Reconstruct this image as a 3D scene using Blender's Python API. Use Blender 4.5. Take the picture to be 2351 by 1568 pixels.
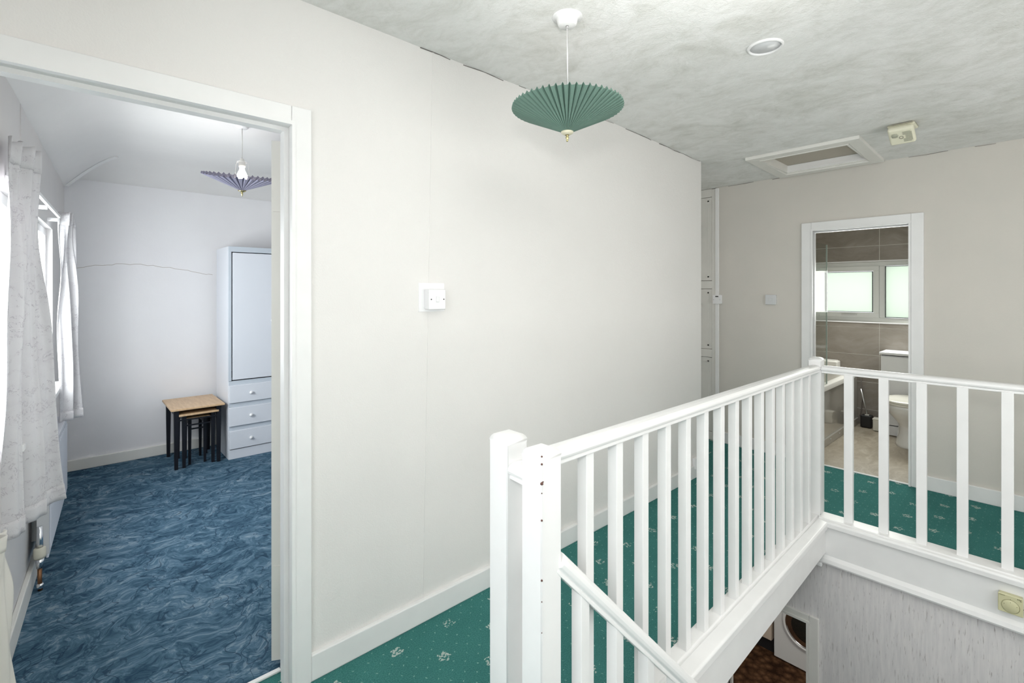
import bpy, bmesh, math, random
from mathutils import Vector, Matrix
for o in list(bpy.data.objects): bpy.data.objects.remove(o)
S = bpy.context.scene
COL = S.collection
PI = math.pi

# ------------------------------------------------------------------ camera
TH = math.radians(47.7)
cam_d = bpy.data.cameras.new('camera'); cam = bpy.data.objects.new('camera', cam_d); COL.objects.link(cam)
cam_d.sensor_width = 36; cam_d.lens = 36*1115/2351; cam_d.shift_y = -(784-670)/2351
cam_d.clip_start = 0.02
cam.location = (0, 0, 1.40); cam.rotation_euler = (PI/2, 0, TH-PI/2)
S.camera = cam
# ------------------------------------------------------------------ world
W = bpy.data.worlds.new('world'); S.world = W; W.use_nodes = True
bg = W.node_tree.nodes['Background']; bg.inputs[0].default_value = (0.97, 0.98, 1.0, 1); bg.inputs[1].default_value = 2.5
# ------------------------------------------------------------------ exposure
S.view_settings.view_transform = 'Standard'; S.view_settings.look = 'None'
S.view_settings.exposure = 0.0; S.view_settings.gamma = 1; S.view_settings.use_curve_mapping = False
# ------------------------------------------------------------------ lights
def area(name, loc, target, sx, sy, power, color=(1,1,1), spread=None):
    l = bpy.data.lights.new(name, 'AREA'); l.shape = 'RECTANGLE'; l.size = sx; l.size_y = sy
    l.energy = power; l.color = color
    if spread: l.spread = math.radians(spread)
    o = bpy.data.objects.new(name, l); COL.objects.link(o); o.location = loc
    d = Vector(target)-Vector(loc); o.rotation_euler = d.to_track_quat('-Z', 'Y').to_euler()
    return o
# photographer's flash, just above and behind the camera
area('camera_flash', (-0.06, -0.06, 1.72), (2.4, 1.5, 1.7), 0.15, 0.15, 9.0, (1.0, 0.985, 0.96))
# second flash head on a stand aimed at the ceiling (bounce)
area('bounce_flash', (0.35, -0.35, 1.45), (0.85, 0.15, 2.44), 0.3, 0.3, 19, (1.0, 0.99, 0.97), 66)
# daylight through the landing window behind the camera
area('landing_window_daylight', (-0.86, 0.30, 1.35), (3.0, 0.6, 1.0), 1.4, 1.5, 16, (0.98, 0.99, 1.0), 150)
# added fill to even out the long wall; there is no window here
area('stairwell_fill_light', (2.3, -1.12, 1.15), (2.4, 1.5, 1.3), 3.0, 1.6, 31, (1.0, 0.99, 0.965))
# added fill in the passage, brightens the end wall and far corner
area('passage_fill_light', (4.05, 3.25, 1.3), (3.9, 1.0, 1.3), 0.8, 1.6, 3.5, (1.0, 0.99, 0.96))
# daylight through bedroom window
area('bedroom_window_daylight', (-0.30, 3.35, 1.35), (1.6, 3.4, 0.9), 1.7, 0.85, 62, (0.98, 0.965, 1.0))
# daylight through bathroom window
area('bathroom_window_daylight', (6.10, 1.10, 1.40), (4.4, 1.0, 0.6), 1.1, 0.5, 23.0, (0.98, 1.0, 0.95))
# added fill lights that brighten the kitchen and lower hall, no real source
area('kitchen_fill_light', (4.4, 1.0, -0.45), (5.2, 1.6, -2.6), 0.8, 0.8, 19, (1.0, 0.97, 0.9))
area('hall_fill_light', (1.3, 0.0, -0.9), (3.4, 0.6, -1.2), 0.7, 0.7, 27, (0.97, 0.98, 1.0))

# ================================================================== materials
class V:
    """tiny expression wrapper over Math nodes"""
    def __init__(s, nt, sock): s.nt = nt; s.s = sock
    def _m(s, op, *o, clamp=False):
        n = s.nt.nodes.new('ShaderNodeMath'); n.operation = op; n.use_clamp = clamp
        for i, v in enumerate((s,)+o):
            if isinstance(v, V): s.nt.links.new(v.s, n.inputs[i])
            else: n.inputs[i].default_value = v
        return V(s.nt, n.outputs[0])
    def __add__(s, o): return s._m('ADD', o)
    def __sub__(s, o): return s._m('SUBTRACT', o)
    def __mul__(s, o): return s._m('MULTIPLY', o)
    def __truediv__(s, o): return s._m('DIVIDE', o)
    def lt(s, o): return s._m('LESS_THAN', o)
    def gt(s, o): return s._m('GREATER_THAN', o)
    def floor(s): return s._m('FLOOR')
    def round(s): return s._m('ROUND')
    def abs(s): return s._m('ABSOLUTE')
    def cos(s): return s._m('COSINE')
    def sin(s): return s._m('SINE')
    def sqrt(s): return s._m('SQRT')
    def atan2(s, o): return s._m('ARCTAN2', o)
    def min(s, o): return s._m('MINIMUM', o)
    def max(s, o): return s._m('MAXIMUM', o)
    def clamp(s): return s._m('ADD', 0.0, clamp=True)
    def step(s, a, b):     # linear 0..1 between a and b
        n = s.nt.nodes.new('ShaderNodeMapRange'); s.nt.links.new(s.s, n.inputs[0])
        n.inputs[1].default_value = a; n.inputs[2].default_value = b
        return V(s.nt, n.outputs[0])

class Mat:
    def __init__(s, name, color=(.8,.8,.8), rough=.6, metal=0, spec=.5, **kw):
        s.m = bpy.data.materials.new(name); s.m.use_nodes = True; s.nt = s.m.node_tree
        s.b = s.nt.nodes['Principled BSDF']
        s.b.inputs['Base Color'].default_value = (*color, 1); s.b.inputs['Roughness'].default_value = rough
        s.b.inputs['Metallic'].default_value = metal; s.b.inputs['Specular IOR Level'].default_value = spec
        for k, v in kw.items(): s.b.inputs[k].default_value = v
        s.geo = None
    def pos(s):
        if not s.geo: s.geo = s.nt.nodes.new('ShaderNodeNewGeometry')
        return s.geo.outputs['Position']
    def xyz(s, sock=None):
        n = s.nt.nodes.new('ShaderNodeSeparateXYZ'); s.nt.links.new(sock or s.pos(), n.inputs[0])
        return [V(s.nt, n.outputs[i]) for i in range(3)]
    def mapped(s, sock=None, scale=(1,1,1), loc=(0,0,0), rot=(0,0,0)):
        n = s.nt.nodes.new('ShaderNodeMapping'); s.nt.links.new(sock or s.pos(), n.inputs[0])
        n.inputs['Scale'].default_value = scale; n.inputs['Location'].default_value = loc; n.inputs['Rotation'].default_value = rot
        return n.outputs[0]
    def noise(s, scale, detail=3, rough=.5, vec=None, dist=0.0, color=False):
        n = s.nt.nodes.new('ShaderNodeTexNoise'); s.nt.links.new(vec or s.pos(), n.inputs['Vector'])
        n.inputs['Scale'].default_value = scale; n.inputs['Detail'].default_value = detail
        n.inputs['Roughness'].default_value = rough; n.inputs['Distortion'].default_value = dist
        return n.outputs['Color'] if color else V(s.nt, n.outputs['Fac'])
    def voro(s, scale, vec=None, feat='F1', out='Distance'):
        n = s.nt.nodes.new('ShaderNodeTexVoronoi'); n.feature = feat; s.nt.links.new(vec or s.pos(), n.inputs['Vector'])
        n.inputs['Scale'].default_value = scale
        return V(s.nt, n.outputs[out])
    def warp(s, scale, amt, vec=None):
        c = s.noise(scale, 2, .5, vec=vec, color=True)
        a = s.nt.nodes.new('ShaderNodeVectorMath'); a.operation = 'SUBTRACT'; s.nt.links.new(c, a.inputs[0]); a.inputs[1].default_value = (.5,.5,.5)
        b = s.nt.nodes.new('ShaderNodeVectorMath'); b.operation = 'SCALE'; s.nt.links.new(a.outputs[0], b.inputs[0]); b.inputs['Scale'].default_value = amt
        d = s.nt.nodes.new('ShaderNodeVectorMath'); d.operation = 'ADD'; s.nt.links.new(vec or s.pos(), d.inputs[0]); s.nt.links.new(b.outputs[0], d.inputs[1])
        return d.outputs[0]
    def ramp(s, fac, stops):
        n = s.nt.nodes.new('ShaderNodeValToRGB'); s.nt.links.new(fac.s, n.inputs[0]); e = n.color_ramp.elements
        while len(e) < len(stops): e.new(.5)
        for i, (p, c) in enumerate(stops): e[i].position = p; e[i].color = (*c, 1)
        return n.outputs[0]
    def mix(s, fac, a, b, mode='MIX'):
        n = s.nt.nodes.new('ShaderNodeMix'); n.data_type = 'RGBA'; n.blend_type = mode
        for i, v in ((0, fac), (6, a), (7, b)):
            if isinstance(v, V): s.nt.links.new(v.s, n.inputs[i])
            elif isinstance(v, (int, float)): n.inputs[i].default_value = v
            elif isinstance(v, tuple): n.inputs[i].default_value = (*v, 1)
            else: s.nt.links.new(v, n.inputs[i])
        return n.outputs[2]
    def color(s, sock): s.nt.links.new(sock, s.b.inputs['Base Color']); return s
    def bump(s, h, strength=.3, dist=.01):
        n = s.nt.nodes.new('ShaderNodeBump'); n.inputs['Strength'].default_value = strength; n.inputs['Distance'].default_value = dist
        s.nt.links.new(h.s, n.inputs['Height']); s.nt.links.new(n.outputs[0], s.b.inputs['Normal']); return s

def paint(name, c, rough=.35, spec=.5, dirt=.04):
    m = Mat(name, c, rough, spec=spec)
    n = m.noise(9, 3)
    m.color(m.mix(n.step(.35, .75), c, tuple(x*(1-dirt) for x in c)))
    m.bump(m.noise(60, 3), .05, .004)
    return m.m

M = {}
M['gloss'] = paint('white_gloss_paint', (.86,.86,.855), .38)
M['gloss_cream'] = paint('aged_white_paint', (.80,.79,.75), .4)
M['plastic'] = Mat('white_plastic', (.86,.86,.87), .3).m
M['plastic_grey'] = Mat('pale_grey_plastic', (.68,.69,.70), .35).m
M['cream_plastic'] = Mat('cream_plastic', (.80,.78,.62), .4).m
M['sage_grey'] = Mat('grille_plastic', (.50,.50,.40), .6).m
M['yellowed'] = Mat('yellowed_plastic', (.62,.60,.38), .45).m
M['yellowed_line'] = Mat('yellowed_plastic_groove', (.42,.41,.24), .5).m
M['dark'] = Mat('dark_mark', (.02,.02,.02), .5).m
M['chip'] = Mat('chipped_paint', (.10,.045,.035), .7).m
M['brass'] = Mat('polished_brass', (.55,.48,.25), .25, metal=1).m
M['chrome'] = Mat('chrome', (.75,.76,.78), .15, metal=1).m
M['steel'] = Mat('brushed_steel', (.62,.62,.62), .35, metal=1).m
M['copper'] = Mat('tarnished_copper', (.24,.12,.06), .4, metal=.8).m
M['black_wood'] = Mat('black_painted_wood', (.008,.009,.014), .45, spec=.3).m
M['black_plastic'] = Mat('black_plastic', (.012,.012,.013), .5).m
M['ceramic'] = Mat('white_ceramic', (.82,.82,.80), .12, **{'Coat Weight': .5}).m
M['seat_plastic'] = Mat('ivory_seat_plastic', (.80,.78,.70), .2).m
M['bath'] = Mat('white_acrylic', (.76,.74,.70), .2).m
M['laminate'] = Mat('white_laminate', (.78,.79,.80), .3).m
M['bathpanel'] = Mat('glossy_grey_panel', (.44,.42,.38), .05, **{'Coat Weight': 1.0}).m
M['gasket'] = Mat('black_gasket', (.02,.02,.02), .6).m
M['upvc'] = Mat('white_upvc', (.80,.82,.80), .35).m
M['appliance'] = Mat('white_enamel', (.74,.74,.72), .28).m
M['drumglass'] = Mat('dark_drum_glass', (.015,.017,.015), .06, **{'Coat Weight': 1.0}).m
M['beige'] = Mat('beige_cabinet', (.62,.52,.42), .5).m
M['wardrobe'] = Mat('pale_blue_white_laminate', (.70,.725,.78), .4).m
M['wardrobe_edge'] = Mat('pale_grey_blue_laminate', (.53,.58,.64), .4).m
M['valve'] = Mat('aged_ivory_plastic', (.62,.60,.50), .5).m
M['radiator'] = Mat('white_radiator_enamel', (.74,.76,.82), .35).m

# walls -------------------------------------------------------------
def wallpaper(name, c, c2, bump=.35, scale=170):
    m = Mat(name, c, .75, spec=.25)
    n = m.noise(1.6, 4, .6)
    m.color(m.mix(n.step(.35, .7), c, c2))
    h = m.noise(scale, 4, .6) + m.noise(42, 3, .5)*.7
    m.bump(h, bump, .004); return m.m
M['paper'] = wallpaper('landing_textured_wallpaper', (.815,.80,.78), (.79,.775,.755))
M['paper_shaded'] = wallpaper('landing_wallpaper_shaded', (.68,.65,.60), (.64,.62,.575), .15)  # same finish as the long wall, its dimmer light put into the colour
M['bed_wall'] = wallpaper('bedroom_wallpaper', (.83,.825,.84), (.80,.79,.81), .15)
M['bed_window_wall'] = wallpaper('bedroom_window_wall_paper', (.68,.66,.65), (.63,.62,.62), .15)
M['plain'] = wallpaper('plain_wall_paint', (.74,.73,.71), (.71,.70,.68), .1)
M['bed_ceiling'] = wallpaper('bedroom_ceiling_paint', (.80,.79,.78), (.76,.75,.74), .1)
# stippled grey-white ceiling
m = Mat('swirled_ceiling_coating', (.75,.75,.72), .8, spec=.2)
w = m.warp(2.2, .35)
n1 = m.noise(2.6, 6, .68, vec=m.mapped(w, (1, .8, 1), rot=(0,0,.5)), dist=.3)
n2 = m.noise(13, 6, .75, vec=m.mapped(w, (1, .6, 1), rot=(0,0,.5)), dist=.4)
f = (n1*.55 + n2*.45)
m.color(m.ramp(f, [(.34, (.62,.62,.58)), (.44, (.74,.74,.71)), (.53, (.82,.82,.80)), (.64, (.88,.88,.865))]))
m.bump(m.noise(38, 5, .7, dist=1.2), .6, .006); M['ceiling'] = m.m
# green patterned landing carpet
def green_carpet():
    m = Mat('green_floral_carpet', (.02,.2,.18), .95, spec=.05)
    x, y, z = m.xyz(m.warp(60, .012)); x0, y0, _ = m.xyz()
    def lattice(px, py, ox, oy, X, Y):
        u = (X-ox)/px; v = (Y-oy)/py
        du = (u-u.round())*px; dv = (v-v.round())*py
        return du, dv
    def flower(ox, oy):
        du, dv = lattice(.244, .278, ox, oy, x, y)
        r = (du*du+dv*dv).sqrt(); a = dv.atan2(du)
        pet = ((a*2.5+.6).cos().abs()*.35+.65)*.028
        nz = m.voro(105)
        return r.lt(pet)*nz.lt(.50)
    f = flower(.94, 1.696).max(flower(1.062, 1.557))
    def dots(ox, oy, ang):
        du, dv = lattice(.061, .0695, ox, oy, x, y)
        a = du*math.cos(ang)+dv*math.sin(ang); b = dv*math.cos(ang)-du*math.sin(ang)
        return (a*a/(.0042**2)+b*b/(.0022**2)).lt(1.0)
    d = dots(.01, .02, .7).max(dots(.04, .052, 2.1))
    d = d*m.noise(28, 1).gt(.40)
    base = m.noise(210, 3, .7); big = m.noise(5, 3)
    c = m.ramp(base, [(.3, (.042,.165,.155)), (.55, (.075,.265,.245)), (.75, (.13,.37,.34))])
    c = m.mix(big.step(.3,.7)*.3, c, (.035,.15,.14))
    c = m.mix(d*.75, c, (.27,.52,.47)); c = m.mix(f*.9, c, (.56,.65,.61))
    m.color(c); m.bump(m.noise(420, 2), .9, .006); return m.m
M['green'] = green_carpet()
# blue swirl carpet
def blue_carpet():
    m = Mat('blue_swirl_carpet', (.05,.12,.25), .95, spec=.05)
    w = m.warp(3.2, .45); w2 = m.warp(11, .09, vec=w)
    st = m.noise(8.5, 3, .55, vec=m.mapped(w2, (1.0, 2.0, 1), rot=(0,0,.5)), dist=.5)
    fs = m.noise(30, 4, .65, vec=m.mapped(w2, (1.0, 2.8, 1), rot=(0,0,.35)), dist=.6)
    big = m.noise(2.2, 3)
    c = m.ramp(st*.42+fs*.43+big*.15, [(.38, (.028,.066,.112)), (.46, (.062,.125,.185)), (.53, (.105,.19,.27)), (.62, (.25,.34,.42))])
    ln = m.noise(6.5, 1, .4, vec=m.warp(3.2, .5))
    line = (ln-.5).abs().lt(.0085)*m.noise(4, 1, vec=m.mapped(loc=(3,1,0))).gt(.47)
    ln2 = m.noise(11, 1, .4, vec=m.warp(4.2, .4)); line2 = (ln2-.47).abs().lt(.012)*m.noise(5, 1, vec=m.mapped(loc=(7,4,0))).gt(.50)
    c = m.mix(line.max(line2)*.6, c, (.02,.045,.08))
    m.color(c); m.bump(m.noise(380, 2)+st*.8, .8, .006); return m.m
M['blue'] = blue_carpet()
# brown ground-floor carpet
m = Mat('brown_patterned_carpet', (.12,.06,.03), .95, spec=.05)
v = m.voro(15, vec=m.warp(30, .02)); n = m.noise(60, 3)
m.color(m.ramp(v*.75+n*.35, [(.2,(.16,.085,.045)), (.5,(.085,.042,.022)), (.8,(.03,.014,.008))])); M['brown'] = m.m
# ground floor streaky wallpaper
m = Mat('streaked_stair_wallpaper', (.62,.60,.59), .8, spec=.2)
s1 = m.noise(1, 4, .6, vec=m.mapped(scale=(150,150,13))); s2 = m.noise(1, 3, .6, vec=m.mapped(scale=(60,60,6)))
c = m.mix(s2.step(.35,.7), (.77,.75,.745), (.67,.655,.66)); c = m.mix(s1.step(.60,.70)*.75, c, (.27,.24,.23))
m.color(c); m.bump(s1, .25, .004); M['streaks'] = m.m
# bathroom tile and floor
m = Mat('taupe_stone_tile', (.3,.27,.24), .22)
n = m.noise(1, 6, .65, vec=m.mapped(m.warp(3,.25), (9,2.2,9)), dist=.4)
m.color(m.ramp(n, [(.3,(.235,.205,.175)), (.5,(.29,.26,.225)), (.7,(.36,.325,.29))])); M['tile'] = m.m
M['grout'] = Mat('pale_grout', (.70,.68,.63), .8).m
m = Mat('pale_wood_vinyl', (.4,.35,.28), .38)
n = m.noise(1, 7, .7, vec=m.mapped(m.warp(4,.2), (3.5,11,3), rot=(0,0,.35)), dist=1.4)
m.color(m.ramp(n, [(.3,(.33,.275,.20)), (.5,(.43,.375,.295)), (.7,(.55,.50,.41))])); M['vinyl'] = m.m
# beech table top
m = Mat('beech_veneer', (.6,.4,.22), .4)
n = m.noise(1, 5, .6, vec=m.mapped(scale=(60,6,20)))
m.color(m.ramp(n, [(.3,(.50,.325,.18)), (.7,(.66,.47,.29))])); M['beech'] = m.m
# lampshades
def shade(name, c, t=.25):
    m = Mat(name, c, .7, spec=.15)
    tr = m.nt.nodes.new('ShaderNodeBsdfTranslucent'); tr.inputs[0].default_value = (*c, 1)
    mx = m.nt.nodes.new('ShaderNodeMixShader'); mx.inputs[0].default_value = t
    out = m.nt.nodes['Material Output']
    m.nt.links.new(m.b.outputs[0], mx.inputs[1]); m.nt.links.new(tr.outputs[0], mx.inputs[2]); m.nt.links.new(mx.outputs[0], out.inputs[0])
    return m
M['shade_green'] = shade('sage_green_pleated_fabric', (.20,.315,.262), .12).m
M['shade_purple'] = shade('lilac_grey_pleated_fabric', (.23,.225,.30), .05).m
m = shade('white_damask_curtain_fabric', (.72,.71,.73), .10)
fl = m.noise(7, 5, .7, vec=m.mapped(scale=(1,1,1.6)), dist=1.5)
li = (m.noise(16, 4, .7, dist=1.0)-.5).abs().lt(.012)*fl.gt(.5)
c = m.mix(fl.step(.45,.7)*.5, (.74,.73,.745), (.64,.61,.64)); c = m.mix(li*.55, c, (.42,.39,.43)); m.color(c)
m.bump(m.noise(220, 2), .2, .003); M['curtain'] = m.m
M['cloth'] = shade('off_white_cloth', (.82,.80,.75), .25).m
m = Mat('lit_bulb', (1,1,1), .3); m.b.inputs['Emission Color'].default_value = (1,.93,.82,1); m.b.inputs['Emission Strength'].default_value = 30; M['bulb'] = m.m
# frosted glass
def frosted():
    m = Mat('frosted_window_glass', (.9,.95,.9), .5)
    tr = m.nt.nodes.new('ShaderNodeBsdfTranslucent'); tr.inputs[0].default_value = (.70,.76,.69,1)
    mx = m.nt.nodes.new('ShaderNodeMixShader'); mx.inputs[0].default_value = .92
    out = m.nt.nodes['Material Output']
    m.nt.links.new(m.b.outputs[0], mx.inputs[1]); m.nt.links.new(tr.outputs[0], mx.inputs[2]); m.nt.links.new(mx.outputs[0], out.inputs[0]); return m.m
M['frosted'] = frosted()
def clear_glass(name, tint=(.95,.98,.97), refl=.08):
    m = bpy.data.materials.new(name); m.use_nodes = True; nt = m.node_tree; nt.nodes.clear()
    out = nt.nodes.new('ShaderNodeOutputMaterial'); t = nt.nodes.new('ShaderNodeBsdfTransparent'); t.inputs[0].default_value = (*tint, 1)
    g = nt.nodes.new('ShaderNodeBsdfGlossy'); g.inputs['Roughness'].default_value = .02
    mx = nt.nodes.new('ShaderNodeMixShader'); mx.inputs[0].default_value = refl; nt.links.new(t.outputs[0], mx.inputs[1]); nt.links.new(g.outputs[0], mx.inputs[2])
    nt.links.new(mx.outputs[0], out.inputs[0]); return m
M['glass'] = clear_glass('clear_window_glass'); M['screen'] = clear_glass('shower_screen_glass', (.93,.95,.94), .04)
M['glass_edge'] = Mat('polished_glass_edge', (.45,.52,.48), .1).m

# ================================================================== geometry helpers
class MB:
    def __init__(s, M4=None): s.v = []; s.f = []; s.sm = []; s.M = M4 or Matrix.Identity(4)
    def add(s, vs, fs, smooth=False):
        b = len(s.v); s.v += [s.M @ Vector(p) for p in vs]
        s.f += [tuple(i+b for i in f) for f in fs]; s.sm += [smooth]*len(fs); return s
    def box(s, x0, x1, y0, y1, z0, z1):
        x0, x1 = sorted((x0, x1)); y0, y1 = sorted((y0, y1)); z0, z1 = sorted((z0, z1))
        v = [(x,y,z) for z in (z0,z1) for y in (y0,y1) for x in (x0,x1)]
        return s.add(v, [(0,2,3,1),(4,5,7,6),(0,1,5,4),(2,6,7,3),(0,4,6,2),(1,3,7,5)])
    wn = False
    def rbox(s, x0, x1, y0, y1, z0, z1, b=.003, seg=2):
        """bevelled box"""
        bm = bmesh.new(); bmesh.ops.create_cube(bm, size=1)
        for v in bm.verts: v.co = Vector(((x0+x1)/2+v.co.x*abs(x1-x0), (y0+y1)/2+v.co.y*abs(y1-y0), (z0+z1)/2+v.co.z*abs(z1-z0)))
        s.wn = True
        bmesh.ops.bevel(bm, geom=bm.edges[:], offset=b, segments=seg, affect='EDGES', profile=.5)
        bm.verts.index_update(); s.add([v.co.copy() for v in bm.verts], [tuple(v.index for v in f.verts) for f in bm.faces], True); bm.free(); return s
    def prism(s, prof, p0, p1, up=(0,0,1), smooth=False, taper=1.0):
        """extrude closed 2D profile (side, up) from p0 to p1"""
        p0, p1 = Vector(p0), Vector(p1); d = (p1-p0).normalized(); side = d.cross(Vector(up)).normalized(); u = side.cross(d).normalized()
        n = len(prof)
        vs = [p0+side*a+u*b for a, b in prof]+[p1+side*a*taper+u*b*taper for a, b in prof]
        fs = [(i, (i+1) % n, n+(i+1) % n, n+i) for i in range(n)]
        s.add(vs, fs, smooth); s.add([], []) ; b = len(s.v)-2*n
        s.f += [tuple(b+i for i in reversed(range(n))), tuple(b+n+i for i in range(n))]; s.sm += [False, False]; return s
    def bar(s, p0, p1, w, h=None, taper=1.0, up=(0,0,1)):
        h = h or w; return s.prism([(-w/2,-h/2),(w/2,-h/2),(w/2,h/2),(-w/2,h/2)], p0, p1, up, taper=taper)
    def tube(s, pts, r, n=10, caps=True):
        pts = [Vector(p) for p in pts]; rs = r if isinstance(r, (list, tuple)) else [r]*len(pts); rings = []
        for i, p in enumerate(pts):
            d = (pts[min(i+1, len(pts)-1)]-pts[max(i-1, 0)]).normalized()
            a = d.cross(Vector((0,0,1)));  a = a if a.length > 1e-3 else d.cross(Vector((0,1,0))); a.normalize(); b = d.cross(a)
            rings.append([p+(a*math.cos(2*PI*k/n)+b*math.sin(2*PI*k/n))*rs[i] for k in range(n)])
        vs = [q for R in rings for q in R]; fs = [(i*n+k, i*n+(k+1) % n, (i+1)*n+(k+1) % n, (i+1)*n+k) for i in range(len(pts)-1) for k in range(n)]
        s.add(vs, fs, True)
        if caps: b = len(s.v)-len(vs); s.f += [tuple(b+k for k in reversed(range(n))), tuple(b+len(vs)-n+k for k in range(n))]; s.sm += [False]*2
        return s
    def lathe(s, prof, c=(0,0,0), n=32, axis='z', sx=1, sy=1):
        vs = []
        for r, z in prof:
            for k in range(n):
                a = 2*PI*k/n; p = (r*math.cos(a)*sx, r*math.sin(a)*sy, z)
                if axis == 'x': p = (p[2], p[0], p[1])
                if axis == 'y': p = (p[0], p[2], p[1])
                vs.append((c[0]+p[0], c[1]+p[1], c[2]+p[2]))
        m = len(prof)
        fs = [(i*n+k, i*n+(k+1) % n, (i+1)*n+(k+1) % n, (i+1)*n+k) for i in range(m-1) for k in range(n)]
        s.add(vs, fs, True); b = len(s.v)-len(vs)
        if prof[0][0] > 1e-5: s.f.append(tuple(b+k for k in reversed(range(n)))); s.sm.append(False)
        if prof[-1][0] > 1e-5: s.f.append(tuple(b+(m-1)*n+k for k in range(n))); s.sm.append(False)
        return s
    def grid(s, fn, nu, nv, smooth=True):
        vs = [fn(i/nu, j/nv) for j in range(nv+1) for i in range(nu+1)]
        return s.add(vs, [(j*(nu+1)+i, j*(nu+1)+i+1, (j+1)*(nu+1)+i+1, (j+1)*(nu+1)+i) for j in range(nv) for i in range(nu)], smooth)
    def build(s, name, mat, parent=None, kind=None, bevel=0, solid=0, **tags):
        me = bpy.data.meshes.new(name); off = Vector((0,0,0)); q = parent
        while q: off += q.location; q = q.parent
        vs = [v-off for v in s.v]
        base = Vector((0,0,0))
        me.from_pydata([tuple(v-base) for v in vs], [], s.f)
        bm = bmesh.new(); bm.from_mesh(me); bmesh.ops.recalc_face_normals(bm, faces=bm.faces[:]) if not solid else None
        bm.to_mesh(me); bm.free()
        for i, p in enumerate(me.polygons): p.use_smooth = s.sm[i] if i < len(s.sm) else False
        me.materials.append(M[mat] if isinstance(mat, str) else mat)
        o = bpy.data.objects.new(name, me); COL.objects.link(o)
        if parent: o.parent = parent
        if kind: o['kind'] = kind
        if s.wn:
            b = o.modifiers.new('normals', 'WEIGHTED_NORMAL'); b.weight = 100
        if bevel:
            b = o.modifiers.new('bevel', 'BEVEL'); b.width = bevel; b.segments = 2; b.limit_method = 'ANGLE'
        if solid:
            b = o.modifiers.new('solid', 'SOLIDIFY'); b.thickness = solid; b.offset = 0
        for k, v in tags.items(): o[k] = v
        return o
def thing(name, label, cat, loc, group=None):
    o = bpy.data.objects.new(name, None); COL.objects.link(o); o.location = loc; o.empty_display_size = .05
    o['label'] = label; o['category'] = cat
    if group: o['group'] = group
    return o
def struct(name, loc=(0,0,0)):
    o = bpy.data.objects.new(name, None); COL.objects.link(o); o.location = loc; o['kind'] = 'structure'; return o
def ST(name, mb, mat, **k): return mb.build(name, mat, kind='structure', **k)
def copy_tree(o, parent=None, loc=None, label=None):
    c = o.copy(); COL.objects.link(c); c.parent = parent
    if loc: c.location = loc
    if label: c['label'] = label
    for ch in list(o.children): copy_tree(ch, c)
    return c

# ================================================================== the shell
XB = 4.49      # end wall of the landing (bathroom wall)
YL = 1.789     # long wall
HX = 3.43      # stairwell end wall
# long wall with bedroom doorway (x -0.20 .. 0.575, head 1.99)
w = MB(); w.box(-1.0, -.235, YL, YL+.12, -.2, 2.6).box(-.235, .60, YL, YL+.12, 2.005, 2.6).box(.60, 3.60, YL, YL+.12, -.2, 2.6)
w.box(3.48, 3.60, YL+.12, 3.3, -.2, 2.6)
wl = ST('wall_left', w, 'paper')
sm_ = MB(); sm_.bar((1.118, YL-.0006, .09), (1.165, YL-.0006, 2.44), .007, .0022, up=(0,1,0)); sm_.build('wallpaper_seam', 'paper', wl)
random.seed(12)
def joint(parent, pf, a, b):      # thin broken crack where wall meets ceiling
    m = MB(); t = a; n = 0
    while t < b-.02:
        L = random.uniform(.04, .16); t2 = min(b, t+L)
        if random.random() < .72:
            w_ = random.uniform(.0012, .0035); m.bar(pf(t), pf(t2), w_, w_, up=(0, 0, 1))
        t = t2
    return m.build('joint_crack', Mat('shadowed_crack', (.16,.15,.14), .9).m, parent, kind='stuff')
joint(wl, lambda x: (x, YL-.001, (2.44 if x < 2.4 else 2.44-(x-2.4)/(XB-2.4)*.063)-.003+.003*math.sin(x*23)), 1.1, 3.58)
# bathroom (end) wall with doorway y .815..1.685? computed from the photograph
DY0, DY1, DZ = .650, 1.292, 1.897
w = MB(); w.box(XB, XB+.10, -1.2, DY0, -.2, 2.6).box(XB, XB+.10, DY1, 2.08, -.2, 2.6).box(XB, XB+.10, DY0, DY1, DZ+.0, 2.6)
w.box(XB+.06, XB+.10, 2.08, 3.3, -.2, 2.6)
we = ST('wall_end', w, 'paper_shaded')
joint(we, lambda y: (XB-.001, y, 2.374+.0025*math.sin(y*19)), -.6, 2.07)
ST('wall_back', MB().box(-1.0, -.9, -1.2, -.35, -.2, 2.6).box(-1.0, -.9, 1.1, YL, -.2, 2.6).box(-1.0, -.9, -.35, 1.1, -.2, .75).box(-1.0, -.9, -.35, 1.1, 2.15, 2.6), 'plain')
ST('wall_right', MB().box(-1.0, XB+.1, -1.3, -1.2, -2.65, 2.6), 'plain')
ST('wall_passage', MB().box(3.48, XB+.1, 3.3, 3.4, -.2, 2.6), 'plain')
# landing ceiling, slightly sagging towards the end wall, with hatch opening
HXA, HXB, HYA, HYB = 3.80, 4.36, .875, 1.435
def cz(x):
    return 2.44 if x < 2.4 else 2.44-(x-2.4)/(XB-2.4)*.063
xs = [-1.0, .5, 1.5, 2.4, 2.9, 3.4, HXA, HXB, 4.6]; ys = [-1.3, 0, HYA, HYB, 2.2, 3.4]
w = MB()
for i in range(len(xs)-1):
    for j in range(len(ys)-1):
        if xs[i] == HXA and ys[j] == HYA: continue
        if ys[j] >= 2.2 and xs[i] < 3.4: continue
        a, b = xs[i], xs[i+1]; c, d = ys[j], ys[j+1]
        if a < 3.4 and d > 1.9: d = 1.909
        w.add([(a,c,cz(a)),(b,c,cz(b)),(b,d,cz(b)),(a,d,cz(a)),(a,c,cz(a)+.06),(b,c,cz(b)+.06),(b,d,cz(b)+.06),(a,d,cz(a)+.06)],
              [(0,3,2,1),(4,5,6,7),(0,1,5,4),(1,2,6,5),(2,3,7,6),(3,0,4,7)])
ST('ceiling', w, 'ceiling')
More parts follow.
